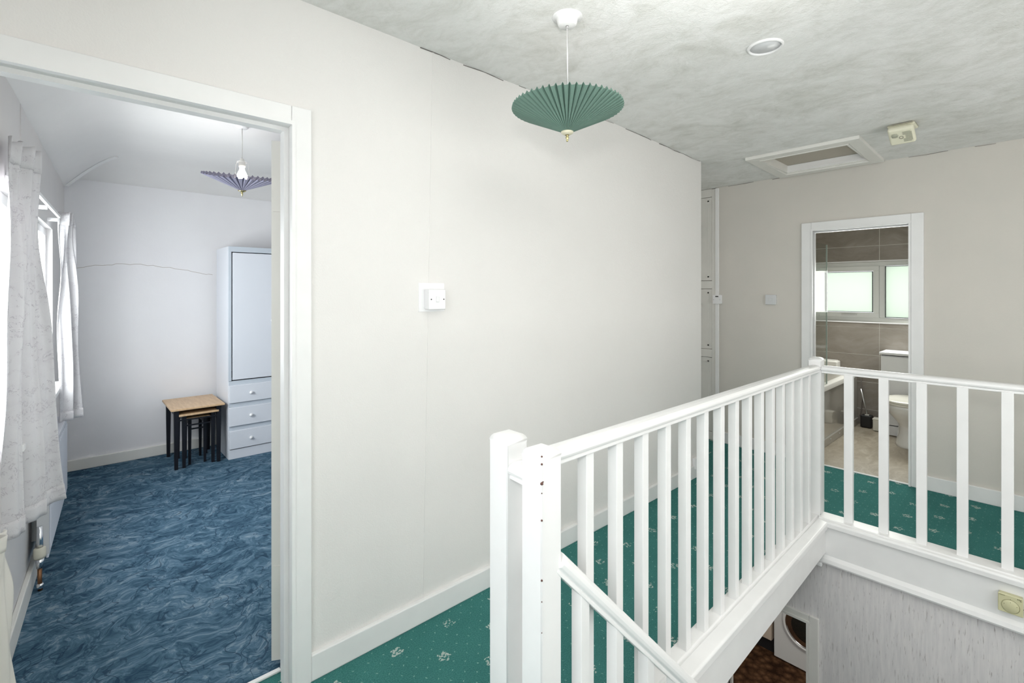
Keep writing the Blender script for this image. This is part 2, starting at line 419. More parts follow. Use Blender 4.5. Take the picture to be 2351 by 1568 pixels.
# landing floor (hole for the stairs x .95..3.47, y -1.2 .. .93)
w = MB(); w.box(-.9, XB, .935, YL, -.19, 0).box(-.9, .90, -1.2, .935, -.19, 0).box(3.44, XB, -1.2, .935, -.19, 0)
w.box(3.60, XB+.06, YL, 3.3, -.19, 0).box(-.235, .60, YL, 1.90, -.19, 0).box(XB, XB+.02, DY0, DY1, -.19, 0)
ST('floor', w, 'green')

# ---- bedroom -------------------------------------------------------
PHI = math.atan(.06)
WM = Matrix.Translation((-.341, 0, 0)) @ Matrix.Rotation(-PHI, 4, 'Z')     # local x = into the room, local y = along the window wall
WS0, WS1, WZ0, WZ1 = 2.30, 4.30, .82, 1.80
w = MB(WM); w.box(-.25, 0, 1.0, WS0, -.1, 2.6).box(-.25, 0, WS1, 5.5, -.1, 2.6).box(-.25, 0, WS0, WS1, -.1, WZ0-.03).box(-.25, 0, WS0, WS1, WZ1, 2.6)
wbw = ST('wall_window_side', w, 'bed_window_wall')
wb = ST('wall_bedroom_back', MB().box(-.3, 3.0, 5.13, 5.23, -.1, 2.6), 'bed_wall')
ST('wall_bedroom_right', MB().box(2.6, 2.7, 1.91, 5.13, -.1, 2.6), 'bed_wall')
ST('floor_bedroom', MB().box(-.4, 2.6, 1.90, 5.2, -.19, .0), 'blue')
def sst(t): t = max(0, min(1, t)); return t*t*(3-2*t)
def bz(x, y):
    n = x-(-.341+.06*y); e = 5.13-y
    a = 2.215+.225*sst(n/.42*.5+.0)*2 if n < .42 else 2.44
    a = min(2.44, 2.215+.225*math.sin(min(1, max(0, n)/.40)*PI/2)); b = min(2.44, 2.285+.155*math.sin(min(1, max(0, e)/.5)*PI/2))
    return min(a, b)
w = MB(); w.grid(lambda u, v: (-.45+u**1.6*3.1, 5.16-v**1.3*3.25, bz(-.45+u**1.6*3.1, 5.16-v**1.3*3.25)), 60, 60)
w.box(-.5, 2.7, 1.9, 5.2, 2.47, 2.5)
ST('ceiling_bedroom', w, 'bed_ceiling')
# batten along the hip of the ceiling
pts = []
for k in range(9):
    t = k/8; x = -.02+t*.26+.02*t*t; y = 5.09-t*.36; pts.append((x, y, bz(x, y)-.006))
w = MB()
for a, b in zip(pts[:-1], pts[1:]): w.bar(a, b, .028, .012)
ST('trim_1', w, 'gloss')
# crack across the back wall
random.seed(4); px = .02; pts = [(px, 1.585)]
while px < .95: px += random.uniform(.02, .05); pts.append((px, 1.585+.045*math.sin(px*4.0)+random.uniform(-.006, .006)))
w = MB()
for a, b in zip(pts[:-1], pts[1:]): w.bar((a[0], 5.1295, a[1]), (b[0], 5.1295, b[1]), .0032, .0012, up=(0,1,0))
w.build('wall_crack', Mat('crack_shadow', (.42,.36,.32), .9).m, wb)
# skirting boards
def skirt(name, p0, p1, h, t, mat='gloss', parent=None):
    w = MB(); w.prism([(0,0),(t,0),(t,h-.018),(t*.45,h),(0,h)], p0, p1); return ST(name, w, mat)
def base(name, x0, x1, y0, y1, h, mat='gloss'):
    return ST(name, MB().box(x0, x1, y0, y1, 0, h), mat, bevel=.004)
base('baseboard_left', .64, 3.56, YL-.018, YL+.001, .095)
base('baseboard_end_right', XB-.018, XB+.001, -1.2, DY0-.075, .10)
base('baseboard_end_left', XB-.018, XB+.001, DY1+.075, 2.07, .10)
base('baseboard_corner', 3.60, 3.618, YL-.018, 3.2, .095)
base('baseboard_bedroom_back', -.02, 2.6, 5.11, 5.131, .085, 'gloss_cream')
ST('baseboard_window_side', MB(WM).box(0, .02, 1.95, 5.11, 0, .10), 'gloss_cream', bevel=.004)
# vertical join strip on the window wall above the curtains
ST('trim_2', MB(WM).box(0, .004, 3.00, 3.012, 1.86, 2.215), 'bed_window_wall')

# ---- door frames ---------------------------------------------------
def frame_y(root, x0, x1, z, yf, yb, aw, t, both=False):
    """door frame in a wall facing -y"""
    for (a, b, c, d) in ((x1-.003, x1+aw, 0, z+aw), (x0-aw, x0+.003, 0, z+aw)):
        m = MB(); m.rbox(a, b, yf-t, yf+.001, c, d, .004); m.build('architrave', 'gloss', root)
    m = MB(); m.rbox(x0+.003, x1-.003, yf-t, yf+.001, z-.003, z+aw, .004); m.build('architrave', 'gloss', root)
    m = MB(); m.box(x1-.004, x1+.008, yf-t-.006, yf-t+.004, 0, z+.012).box(x0-.008, x0+.004, yf-t-.006, yf-t+.004, 0, z+.012).box(x0+.004, x1-.004, yf-t-.006, yf-t+.004, z-.003, z+.011); m.build('bead', 'gloss', root)
    m = MB(); m.box(x1, x1+.025, yf+.001, yb, 0, z+.02).box(x0-.025, x0, yf+.001, yb, 0, z+.02).box(x0, x1, yf+.001, yb, z, z+.02)
    m.build('lining', 'gloss', root)
    m = MB(); m.box(x1-.014, x1, yf+.03, yf+.065, 0, z-.0).box(x0, x0+.014, yf+.03, yf+.065, 0, z).box(x0+.014, x1-.014, yf+.03, yf+.065, z-.014, z); m.build('door_stop', 'gloss', root)
d1 = struct('door_1', (.19, YL, 0))
frame_y(d1, -.21, .575, 1.985, YL, 1.905, .066, .02)
# door leaf, hinged on the right jamb and swung into the bedroom
LM = Matrix.Translation((.590, 1.925, 0)) @ Matrix.Rotation(math.radians(60), 4, 'Z')     # leaf runs along local x
m = MB(LM); m.rbox(0, .74, .0, .040, .022, 1.965, .0015); leaf = m.build('door_leaf', 'gloss_cream', d1)
for hz in (.28, 1.70):
    m = MB(LM); m.box(-.0025, .001, .004, .034, hz, hz+.095).tube([(-.003, -.003, hz-.002), (-.003, -.003, hz+.097)], .0055, 8)
    m.build('hinge', 'gloss_cream', leaf)
m = MB(LM)
for sy in (-1, 1):
    y = .0 if sy < 0 else .040
    m.lathe([(.0,0),(.026,0),(.026,.006),(.010,.008),(.010,.035),(.024,.040),(.027,.052),(.018,.062),(0,.064)] if sy > 0 else [(0,0),(.026,0),(.026,-.006),(.010,-.008),(.010,-.035),(.024,-.040),(.027,-.052),(.018,-.062),(0,-.064)], (.68, y, 1.02), 20, 'y')
m.build('door_knob', 'brass', leaf)
# threshold strip between the two carpets
ST('trim_3', MB().box(-.21, .575, 1.897, 1.915, 0, .008), 'gloss', bevel=.002)

# bathroom door frame (wall facing -x)
d2 = struct('door_2', (XB, 1.3, 0))
def frame_x(root, y0, y1, z, xf, xb, aw, t, z0=0, mat='gloss'):
    for (a, b) in ((y1-.003, y1+aw), (y0-aw, y0+.003)):
        MB().rbox(xf-t, xf+.001, a, b, z0, z+aw, .004).build('architrave', mat, root)
    MB().rbox(xf-t, xf+.001, y0+.003, y1-.003, z-.003, z+aw, .004).build('architrave', mat, root)
    m = MB(); m.box(xf-t-.006, xf-t+.004, y1-.016, y1-.003, z0, z).box(xf-t-.006, xf-t+.004, y0+.003, y0+.016, z0, z).box(xf-t-.006, xf-t+.004, y0, y1, z, z+.014); m.build('bead', mat, root)
    m = MB(); m.box(xf+.001, xb, y1, y1+.02, z0, z+.02).box(xf+.001, xb, y0-.02, y0, z0, z+.02).box(xf+.001, xb, y0, y1, z, z+.02); m.build('lining', mat, root)
    m = MB(); m.box(xf+.04, xf+.07, y1-.013, y1, z0, z).box(xf+.04, xf+.07, y0, y0+.013, z0, z).box(xf+.04, xf+.07, y0+.013, y1-.013, z-.013, z); m.build('door_stop', mat, root)
frame_x(d2, DY0, DY1, DZ, XB, XB+.10, .068, .02)
ST('trim_4', MB().box(XB+.0, XB+.022, DY0, DY1, 0, .006), 'gloss', bevel=.002)

# ---- bathroom -------------------------------------------------------
XW = 6.20
ST('floor_bathroom', MB().box(XB+.02, XW+.3, -.6, 2.1, -.19, -.001), 'vinyl')
ST('ceiling_bathroom', MB().box(XB+.1, XW+.3, -.6, 2.12, 2.36, 2.42), 'plain')
ST('wall_bathroom_right', MB().box(XB+.1, XW+.3, -.62, -.55, -.1, 2.4), 'tile')
WY0, WY1, BZ0, BZ1 = .42, 1.95, 1.085, 1.715
def tiles(root, rects, mk):
    for (a, b, c, d) in rects: mk(a, b, c, d).build('tile', 'tile', root)
# far wall body with window opening
w = MB(); w.box(XW+.0025, XW+.25, -.55, WY0, -.1, 2.4).box(XW+.0025, XW+.25, WY1, 2.12, -.1, 2.4).box(XW+.0025, XW+.25, WY0, WY1, -.1, BZ0).box(XW+.0025, XW+.25, WY0, WY1, BZ1, 2.4)
wf = ST('wall_bathroom_far', w, 'grout')
g = .0055
rowz = [-.121+.286*k for k in range(10)]; coly = [-.64+.6*k for k in range(6)]
rects = []
for r in range(9):
    for c in range(5):
        a0, a1 = max(coly[c], -.55), min(coly[c+1], 2.10); z0, z1 = max(rowz[r], 0), min(rowz[r+1], 2.36)
        if a1-a0 < .02 or z1-z0 < .02: continue
        # cut by the window
        if z0 < BZ1 and z1 > BZ0 and a0 < WY1 and a1 > WY0:
            if z0 < BZ0: rects.append((a0, a1, z0, BZ0-.012))
            if z1 > BZ1: rects.append((a0, a1, BZ1+.012, z1))
            if a0 < WY0: rects.append((a0, WY0-.01, max(z0, BZ0), min(z1, BZ1)))
            if a1 > WY1: rects.append((WY1+.01, a1, max(z0, BZ0), min(z1, BZ1)))
        else: rects.append((a0, a1, z0, z1))
tiles(wf, [q for q in rects if q[3]-q[2] > .015 and q[1]-q[0] > .015], lambda a, b, c, d: MB().box(XW, XW+.012, a+g/2, b-g/2, c+g/2, d-g/2))
wsd = ST('wall_bathroom_left', MB().box(XB+.1, XW+.01, 2.1025, 2.2, -.1, 2.4), 'grout')
for r in range(9):
    for c in range(3):
        a0, a1 = XW-.6*(c+1), XW-.6*c; a0 = max(a0, XB+.1); z0, z1 = max(rowz[r], 0), min(rowz[r+1], 2.36)
        if z1-z0 > .02: MB().box(a0+g/2, a1-g/2, 2.10, 2.112, z0+g/2, z1-g/2).build('tile', 'tile', wsd)
# white tile trims round the window
ST('trim_5', MB().box(XW-.004, XW+.02, WY0-.01, WY1+.01, BZ1, BZ1+.012).box(XW-.004, XW+.02, WY0-.01, WY1+.01, BZ0-.012, BZ0).box(XW-.004, XW+.02, WY1, WY1+.012, BZ0, BZ1).box(XW-.004, XW+.02, WY0-.012, WY0, BZ0, BZ1), 'plastic')
w2 = struct('window_2', (XW+.05, 1.2, BZ0))
XG = XW+.045
m = MB(); m.box(XG, XG+.06, WY0, WY1, BZ1-.045, BZ1).box(XG, XG+.06, WY0, WY1, BZ0, BZ0+.045)
for y in (WY0+.022, 1.145, 1.735, WY1-.022): m.box(XG, XG+.06, y-.024, y+.024, BZ0+.045, BZ1-.045)
m.build('window_frame', 'upvc', w2, bevel=.004)
# the opening casement
a, b = 1.169, 1.711
m = MB(); m.rbox(XG-.012, XG+.03, a, b, BZ1-.095, BZ1-.042, .004).rbox(XG-.012, XG+.03, a, b, BZ0+.042, BZ0+.095, .004).rbox(XG-.012, XG+.03, a, a+.05, BZ0+.095, BZ1-.095, .004).rbox(XG-.012, XG+.03, b-.05, b, BZ0+.095, BZ1-.095, .004)
cs = m.build('casement', 'upvc', w2)
m = MB(); m.rbox(XG-.022, XG-.010, 1.38, 1.50, BZ0+.062, BZ0+.078, .003).rbox(XG-.035, XG-.020, 1.36, 1.46, BZ0+.064, BZ0+.076, .003); m.build('window_handle', 'steel', cs)
for (a, b, c, d) in ((1.222, 1.658, BZ0+.098, BZ1-.098), (WY0+.05, 1.118, BZ0+.048, BZ1-.048), (1.762, WY1-.05, BZ0+.048, BZ1-.048)):
    t = .006; m = MB(); m.box(XG-.013, XG, a, b, c, c+t).box(XG-.013, XG, a, b, d-t, d).box(XG-.013, XG, a, a+t, c, d).box(XG-.013, XG, b-t, b, c, d); m.build('gasket', 'gasket', w2)
    MB().box(XG+.0, XG+.006, a, b, c, d).build('pane', 'frosted', w2)
w = MB(); w.box(XG-.045, XG, WY0, WY1, BZ0-.012, BZ0)
# ---- cupboard in the passage end wall
cu = thing('built_in_cupboard', 'tall off-white built-in cupboard beyond the corner, with dark bow handles', 'cupboard', (XB+.03, 2.45, 0))
m = MB(); m.box(XB-.0, XB+.06, 2.085, 2.125, 0, 2.372).box(XB-.0, XB+.06, 2.78, 2.83, 0, 2.372)
for z in (0, .78, 1.43, 2.30): m.box(XB, XB+.06, 2.125, 2.78, z if z else 0, (z+.075))
m.build('cupboard_frame', 'gloss_cream', cu, bevel=.003)
m = MB(); m.prism([(0,0),(.03,0),(.024,.012),(0,.016)], (XB+.002, 2.085, 0), (XB+.002, 2.085, 2.37), up=(-1,0,0)); m.build('edge_moulding', 'gloss', cu)
for (z0, z1, hz) in ((.08, .777, .70), (.858, 1.427, 1.23), (1.508, 2.297, 1.98)):
    for (a, b) in ((2.128, 2.448), (2.454, 2.777)):
        if b < 2.45: pass
        d = MB().box(XB+.008, XB+.03, a, b, z0, z1).build('cupboard_door', 'gloss_cream', cu, bevel=.002)
        m = MB(); t = .03; m.box(XB+.004, XB+.008, a+t, b-t, z0+t, z0+t+.012).box(XB+.004, XB+.008, a+t, b-t, z1-t-.012, z1-t).box(XB+.004, XB+.008, a+t, a+t+.012, z0+t, z1-t).box(XB+.004, XB+.008, b-t-.012, b-t, z0+t, z1-t)
        m.build('door_bead', 'gloss_cream', d)
        hy = b-.05 if b < 2.45 else a+.05
        hy = 2.238 if b < 2.45 else 2.67
        pts = [(XB+.008, hy, hz+.055), (XB-.004, hy, hz+.05), (XB-.022, hy, hz+.028), (XB-.027, hy, hz), (XB-.022, hy, hz-.028), (XB-.004, hy, hz-.05), (XB+.008, hy, hz-.055)]
        MB().tube(pts, .0045, 8).build('door_handle', 'black_plastic', d)
# ---- loft hatch
lh = thing('loft_hatch', 'loft hatch in the landing ceiling, white frame with a recessed beige panel', 'hatch', (4.08, 1.155, cz(4.08)))
aw = .075
def hb(a, b, c, d):   # a board following the ceiling slope
    z = lambda x: cz(x)
    return [(a,c,z(a)-.022),(b,c,z(b)-.022),(b,d,z(b)-.022),(a,d,z(a)-.022),(a,c,z(a)+.001),(b,c,z(b)+.001),(b,d,z(b)+.001),(a,d,z(a)+.001)]
bf = [(0,3,2,1),(4,5,6,7),(0,1,5,4),(1,2,6,5),(2,3,7,6),(3,0,4,7)]
def mitre(p):
    vs = [(x, y, cz(x)-.022) for x, y in p]+[(x, y, cz(x)+.001) for x, y in p]
    return MB().add(vs, bf)
o4 = (HXA-aw, HYA-aw, HXB+aw, HYB+aw)
for p in ([(o4[0],o4[1]),(HXA,HYA),(HXA,HYB),(o4[0],o4[3])], [(o4[2],o4[1]),(o4[2],o4[3]),(HXB,HYB),(HXB,HYA)],
          [(o4[0],o4[1]),(o4[2],o4[1]),(HXB,HYA),(HXA,HYA)], [(o4[0],o4[3]),(HXA,HYB),(HXB,HYB),(o4[2],o4[3])]):
    mitre(p).build('architrave', 'gloss_cream', lh, bevel=.003)
zt = 2.452
for (a, b, c, d) in ((HXA+.001, HXA+.014, HYA+.001, HYB-.001), (HXB-.014, HXB-.001, HYA+.001, HYB-.001), (HXA+.014, HXB-.014, HYA+.001, HYA+.014), (HXA+.014, HXB-.014, HYB-.014, HYB-.001)):
    MB().box(a, b, c, d, 2.372, zt).build('lining_board', 'gloss_cream', lh)
MB().box(HXA, HXB, HYA, HYB, zt-.02, zt).build('hatch_panel', Mat('beige_board', (.50,.455,.385), .7).m, lh)
MB().box(HXB-.020, HXB-.013, HYA+.014, HYB-.014, 2.385, 2.430).box(HXB-.026, HXB-.014, HYA+.014, HYB-.014, 2.378, 2.390).build('stop_moulding', 'gloss', lh)
# roof void over hatch
# ---- smoke alarm
sx, sy_, sz = 3.70, .578, cz(3.70)-.004
sa = thing('smoke_alarm', 'cream square smoke alarm with grilles, fixed to the ceiling beside the loft hatch', 'smoke alarm', (sx, sy_, sz))
SM = Matrix.Translation((sx-.06, sy_, sz)) @ Matrix.Rotation(math.radians(33), 4, 'Y') @ Matrix.Translation((-(sx-.06), -sy_, -sz))
MB().rbox(sx-.068, sx+.068, sy_-.066, sy_+.066, sz-.016, sz+.002, .012, 3).build('base_plate', 'cream_plastic', sa)
MB(SM).rbox(sx-.064, sx+.064, sy_-.062, sy_+.062, sz-.050, sz-.014, .015, 4).build('cover', 'cream_plastic', sa)
m = MB(SM); m.lathe([(0,-.0015),(.017,-.0015),(.017,.001)], (sx-.018, sy_+.030, sz-.050), 24)
for k in range(5): m.box(sx-.034, sx-.002, sy_+.018+k*.006, sy_+.0195+k*.006, sz-.0525, sz-.051)
m.build('sounder_grille', 'sage_grey', sa)
m = MB(SM)
for k in range(12):
    x0 = sx-.040+k*.0068
    m.box(x0, x0+.0048, sy_-.050+.006*(k in (0,11)), sy_-.008-(.012 if 3 < k < 8 else 0), sz-.0520, sz-.049)
m.build('vent_grille', 'sage_grey', sa)
m = MB(SM); m.lathe([(0,.004),(.006,.004),(.008,-.002),(.0105,-.003),(.0105,.001)], (sx+.002, sy_+.001, sz-.050), 20); m.build('test_button', Mat('button_grey', (.30,.28,.22), .4).m, sa)
MB(SM).rbox(sx+.058, sx+.073, sy_-.014, sy_+.012, sz-.034, sz-.028, .002).build('latch_tab', 'plastic', sa)
# ---- ceiling ring
rc = thing('ceiling_ring', 'round white ring cover flush on the landing ceiling', 'ceiling fitting', (2.18, .80, 2.44))
MB().lathe([(.060,0),(.060,-.008),(.064,-.010),(.069,-.007),(.072,0)], (2.18, .80, 2.441), 48).build('ring', 'gloss', rc)
MB().lathe([(0,-.003),(.059,-.003),(.059,0)], (2.18, .80, 2.441), 40).build('centre_disc', 'plastic_grey', rc)

# ---- switches etc
def plate_y(root, x0, x1, z0, z1, t, mat='plastic'):
    return MB().rbox(x0, x1, YL-t, YL+.0005, z0, z1, .003).build('face_plate', mat, root)
sw = thing('light_switch', 'white light switch on a raised box, on the long wall beside the bedroom door', 'light switch', (1.165, YL, 1.35))
MB().rbox(1.092, 1.222, YL-.003, YL+.001, 1.315, 1.438, .001).build('mounting_panel', 'plastic', sw)
MB().rbox(1.120, 1.203, YL-.032, YL-.0025, 1.326, 1.410, .003).build('back_box', 'plastic', sw)
f = MB().rbox(1.119, 1.204, YL-.040, YL-.031, 1.325, 1.411, .003).build('face_plate', 'plastic', sw)
m = MB()
m.rbox(1.154, 1.169, YL-.044, YL-.039, 1.356, 1.380, .002); m.build('rocker', 'plastic', sw)
for x in (1.130, 1.193): MB().lathe([(0,-.001),(.0026,-.001),(.0026,.001)], (x, YL-.0405, 1.368), 12, 'y').build('screw', 'dark', sw)
def plate_x(name, label, cat, y0, y1, z0, z1, t, mat='plastic'):
    r = thing(name, label, cat, (XB, (y0+y1)/2, z0))
    MB().rbox(XB-t*.75, XB+.0005, y0+.002, y1-.002, z0+.002, z1-.002, .002).build('back_box', mat, r)
    MB().rbox(XB-t, XB-t*.72, y0, y1, z0, z1, .003).build('face_plate', mat, r); return r
s2 = plate_x('light_switch', 'white light switch on the end wall just left of the bathroom doorway', 'light switch', 1.553, 1.638, 1.29, 1.375, .03, 'plastic_grey')
MB().rbox(XB-.034, XB-.028, 1.582, 1.610, 1.320, 1.345, .002).build('rocker', 'plastic_grey', s2)
s3 = plate_x('fused_spur', 'white fused spur switch with a black window, at the far corner beside the cupboard', 'switch', 2.025, 2.105, 1.288, 1.372, .03, 'plastic')
MB().box(XB-.0315, XB-.029, 2.050, 2.078, 1.352, 1.361).build('indicator_window', 'dark', s3)
for a in (2.035, 2.092): MB().box(XB-.0312, XB-.029, a, a+.003, 1.325, 1.329).build('screw', 'dark', s3)
tb = thing('telephone_socket', 'small white box at the far end of the long wall above the skirting', 'socket', (3.52, YL-.02, .06))
MB().rbox(3.46, 3.54, YL-.030, YL-.0, .070, .150, .003).build('box_cover', 'plastic', tb)
MB().rbox(3.47, 3.53, YL-.033, YL-.028, .080, .140, .002).build('face_plate', 'plastic', tb)

# ================================================================== balustrades
def yl(x): return .910+.0222*(x-.94)          # centreline of the long balustrade
def zo(x): return -.0113*(x-.95)                # slight fall of the old landing
RAIL = [(-.024,0),(.024,0),(.024,.007),(.020,.010),(.030,.016),(.033,.024),(.031,.034),(.022,.041),(.008,.044),(-.008,.044),(-.022,.041),(-.031,.034),(-.033,.024),(-.030,.016),(-.020,.010),(-.024,.007)]
def newel(x, y, s, z0, z1, label, nm='newel_post'):
    r = thing(nm, label, 'newel post', (x, y, z0))
    h = s/2; m = MB(); m.wn = True; bm = bmesh.new(); bmesh.ops.create_cube(bm, size=1)
    for v in bm.verts: v.co = Vector((x+v.co.x*s, y+v.co.y*s, (z0+z1)/2+v.co.z*(z1-z0)))
    top = [e for e in bm.edges if all(v.co.z > z1-.001 for v in e.verts)]; side = [e for e in bm.edges if abs(e.verts[0].co.z-e.verts[1].co.z) > .1]
    bmesh.ops.bevel(bm, geom=top, offset=.024, segments=5, affect='EDGES', profile=.55)
    bmesh.ops.bevel(bm, geom=[e for e in bm.edges if abs(e.verts[0].co.z-e.verts[1].co.z) > .1], offset=.004, segments=2, affect='EDGES')
    bm.verts.index_update(); m.add([v.co.copy() for v in bm.verts], [tuple(v.index for v in f.verts) for f in bm.faces], True); bm.free()
    m.build('post', 'gloss', r); return r
nb = newel(.9375, .9125, .077, -.55, .984, 'nearest white newel post, chipped along its edge, sloping handrail joins it')
na = newel(.942, 1.051, .079, -.05, .992, 'white newel post just behind the nearest chipped post')
nf = newel(3.457, .968, .072, -.2, .992, 'far white newel post where the two level handrails meet')
# paint chips on the near newel's corner
for (z, q) in ((.905,.0045),(.955,.003),(.81,.003),(.655,.003),(.60,.0016),(.88,.0018),(.975,.0028),(.52,.0014)):
    m = MB(); m.lathe([(0,-q),(q*.9,-q*.5),(q,0),(q*.7,q*.6),(0,q)], (.9375-.0375, .9125-.0375, z), 7)
    if q > .004: m.lathe([(0,-q*.7),(q*.6,0),(0,q*.5)], (.9375-.0335, .9125-.0380, z+.004), 6)
    m.build('paint_chip', 'chip', nb)
# short rail between the two near posts
sr = thing('short_balustrade', 'short white rail linking the two near newel posts', 'balustrade', (.937, .98, 0))
MB().prism(RAIL, (.937, .9505, .872), (.937, 1.013, .876), smooth=False).build('handrail', 'gloss', sr)
MB().box(.915, .96, .9505, 1.013, 0.001, .045).build('base_rail', 'gloss', sr)
# long balustrade
lb = thing('landing_balustrade', 'long white balustrade along the landing above the stairs', 'balustrade', (2.2, yl(2.2), 0))
xa, xb = .975, 3.422
MB().prism(RAIL, (xa, yl(xa), .931), (xb, yl(xb), .931+zo(xb)), smooth=False).build('handrail', 'gloss', lb, bevel=.002)
def base_prof():   # side axis = -y when extruding along +x
    return [(-.035,0),(.085,0),(.085,.030),(.079,.038),(.030,.042),(.028,.036),(.020,.036),(.018,.044),(-.035,.044)]
MB().prism([(a, b-.004) for a, b in base_prof()], (xa, yl(xa)-.0, .012), (xb+.02, yl(xb), .012+zo(xb)), smooth=False).build('base_rail', 'gloss', lb, bevel=.003)
mm = MB(); mm.prism([(.0,-.178),(.068,-.178),(.068,.012),(.0,.012)], (xa, yl(xa), 0), (xb+.02, yl(xb), 0)); mm.build('fascia_board', 'gloss', lb, bevel=.003)
bx = []
PXS = [1344.5,1411,1469.5,1520.5,1567.5,1608.5,1646.5,1679,1710,1738,1764,1788.5,1811.5,1831,1852]
def ray_x(px, line):   # where the sight line over a pixel column crosses a line y = line(x)
    a = (px-1175.5)/1115; dx = math.cos(TH)+a*math.sin(TH); dy = math.sin(TH)-a*math.cos(TH); x = 1.0
    for _ in range(20): x = line(x)*dx/dy
    return x
x_first, x_last = ray_x(PXS[0], yl), ray_x(PXS[-1], yl)
bs = .035
b0 = None
for i in range(15):
    x = x_first+(x_last-x_first)*i/14
    if b0 is None:
        b0x = x; m = MB(); m.box(x-bs/2, x+bs/2, yl(x)-bs/2, yl(x)+bs/2, .05, .938)
        b0 = m.build('baluster', 'gloss', lb, bevel=.002)
    else:
        c = b0.copy(); COL.objects.link(c); c.parent = lb; c.location = (x-b0x, yl(x)-yl(b0x), zo(x)*.9)
# end balustrade along the far edge
eb = thing('end_balustrade', 'white balustrade at the far end of the stairwell, wide flat balusters', 'balustrade', (3.45, .1, 0))
xe = 3.452
MB().prism(RAIL, (xe, .932, .900), (xe, -1.19, .900), smooth=False).build('handrail', 'gloss', eb, bevel=.002)
MB().prism([(-.03,-.012),(.098,-.012),(.098,.014),(.092,.022),(.075,.024),(.072,.030),(-.03,.030)], (xe-.002, .932, 0), (xe-.002, -1.19, 0)).build('base_rail', 'gloss', eb, bevel=.003)
ys_ = [.79, .622, .455, .291, .127, -.04, -.205, -.37, -.535, -.70, -.865, -1.03]
b0 = None
for y in ys_:
    if b0 is None: b0 = MB().box(xe-.034, xe-.002, y-.022, y+.022, .028, .905).build('baluster', 'gloss', eb, bevel=.002)
    else: c = b0.copy(); COL.objects.link(c); c.parent = eb; c.location = (0, y-ys_[0], 0)
fb = ST('trim_6', MB().box(xe-.072, xe-.02, -1.2, .93, -.235, -.010), 'gloss', bevel=.003)
ST('trim_7', MB().prism([(0,0),(.020,0),(.024,.010),(.018,.030),(.012,.036),(0,.048)], (xe-.072, .93, -.237), (xe-.072, -1.2, -.237)), 'gloss')
ST('trim_8', MB().rbox(xe-.10, xe-.02, .91, .955, -.262, -.236, .006), 'gloss')
# stair balustrade going down
stb = thing('stair_balustrade', 'sloping white handrail and balusters going down the stairs', 'balustrade', (1.2, .85, -.5))
SL = 1.055
def sy(x): return .893-.075*(x-.975)/.6 if x < 1.6 else .81
def szr(x): return .672-SL*(x-.975)
P = [(x, sy(x), szr(x)) for x in (.975, 1.3, 1.6, 3.2)]
m = MB()
RS = [(a*.9, (b-.022)*1.15) for a, b in RAIL]
p0 = Vector(P[0]); p1 = Vector((1.6, .805, szr(1.6))); p2 = Vector((3.2, .79, szr(3.2)))
m.prism(RS, p0, p1+(p1-p0).normalized()*.01, smooth=False); m.prism(RS, p1, p2, smooth=False); m.build('handrail', 'gloss', stb, bevel=.002)
def sly(x): return p0.y+(p1.y-p0.y)*(x-p0.x)/(p1.x-p0.x) if x < p1.x else p1.y+(p2.y-p1.y)*(x-p1.x)/(p2.x-p1.x)
b0 = None
for k in range(16):
    x = 1.062+.136*k
    if x > 3.15: break
    y = sly(x); zt_ = szr(x)-.012; m = MB(); h = .018
    m.add([(x-h,y-h,zt_-.80),(x+h,y-h,zt_-.80),(x+h,y+h,zt_-.80),(x-h,y+h,zt_-.80),(x-h,y-h,zt_+h*SL),(x+h,y-h,zt_-h*SL),(x+h,y+h,zt_-h*SL),(x-h,y+h,zt_+h*SL)], bf)
    if b0 is None: b0 = m.build('baluster', 'gloss', stb, bevel=.0015); bb = (x, y, zt_)
    else: c = b0.copy(); COL.objects.link(c); c.parent = stb; c.location = (x-bb[0], y-bb[1], zt_-bb[2])
MB().prism([(-.03,-.20),(.03,-.20),(.03,.05),(-.03,.05)], (.975, sly(.975)-.01, szr(.975)-.86), (3.2, .79, szr(3.2)-.86)).build('string_board', 'gloss', stb, bevel=.003)
newel(3.24, .79, .077, -2.6, -1.55, 'lower newel post at the foot of the stairs')
# staircase
sc = thing('staircase', 'carpeted staircase going down from the landing', 'staircase', (2.1, 0, -2.6))
for k in range(12):
    z = -.2*(k+1); x = .90+.19*k
    MB().rbox(x-.02, x+.21, -1.15, sly(x+.05)-.035, z-.03, z, .008).build('tread', 'green', sc)
    MB().box(x-.0, x+.012, -1.15, sly(x+.05)-.035, z, z+.17).build('riser', 'green', sc)
# ---- thermostat on the end fascia
XT = xe-.072
th = thing('thermostat', 'yellowed square room thermostat with a round dial on the white fascia', 'thermostat', (XT, .114, -.15))
ty0, ty1, tz0, tz1 = .071, .157, -.150, -.062
tx = XT-.034
MB().rbox(XT-.030, XT+.0005, ty0+.002, ty1-.002, tz0+.002, tz1-.002, .003).build('back_box', 'yellowed', th)
MB().rbox(tx, XT-.028, ty0, ty1, tz0, tz1, .003).build('face_plate', 'yellowed', th)
cy_, cz_ = (ty0+ty1)/2, tz0+.036
MB().lathe([(.0305,0),(.0305,-.0008),(.0325,-.0008),(.0325,0)], (tx, cy_, cz_), 48, 'x').build('dial_groove', 'yellowed_line', th)
MB().lathe([(0,-.0014),(.029,-.0014),(.0305,0)], (tx, cy_, cz_), 48, 'x').build('dial', 'yellowed', th)
m = MB()
def mark(y, z, w, h): m.box(tx-.0021, tx-.0003, y-w/2, y+w/2, z-h/2, z+h/2)
random.seed(3)
for k in range(9): mark(ty1-.006-k*.0022, tz1-.0065, .0014, .0012+.001*random.random())
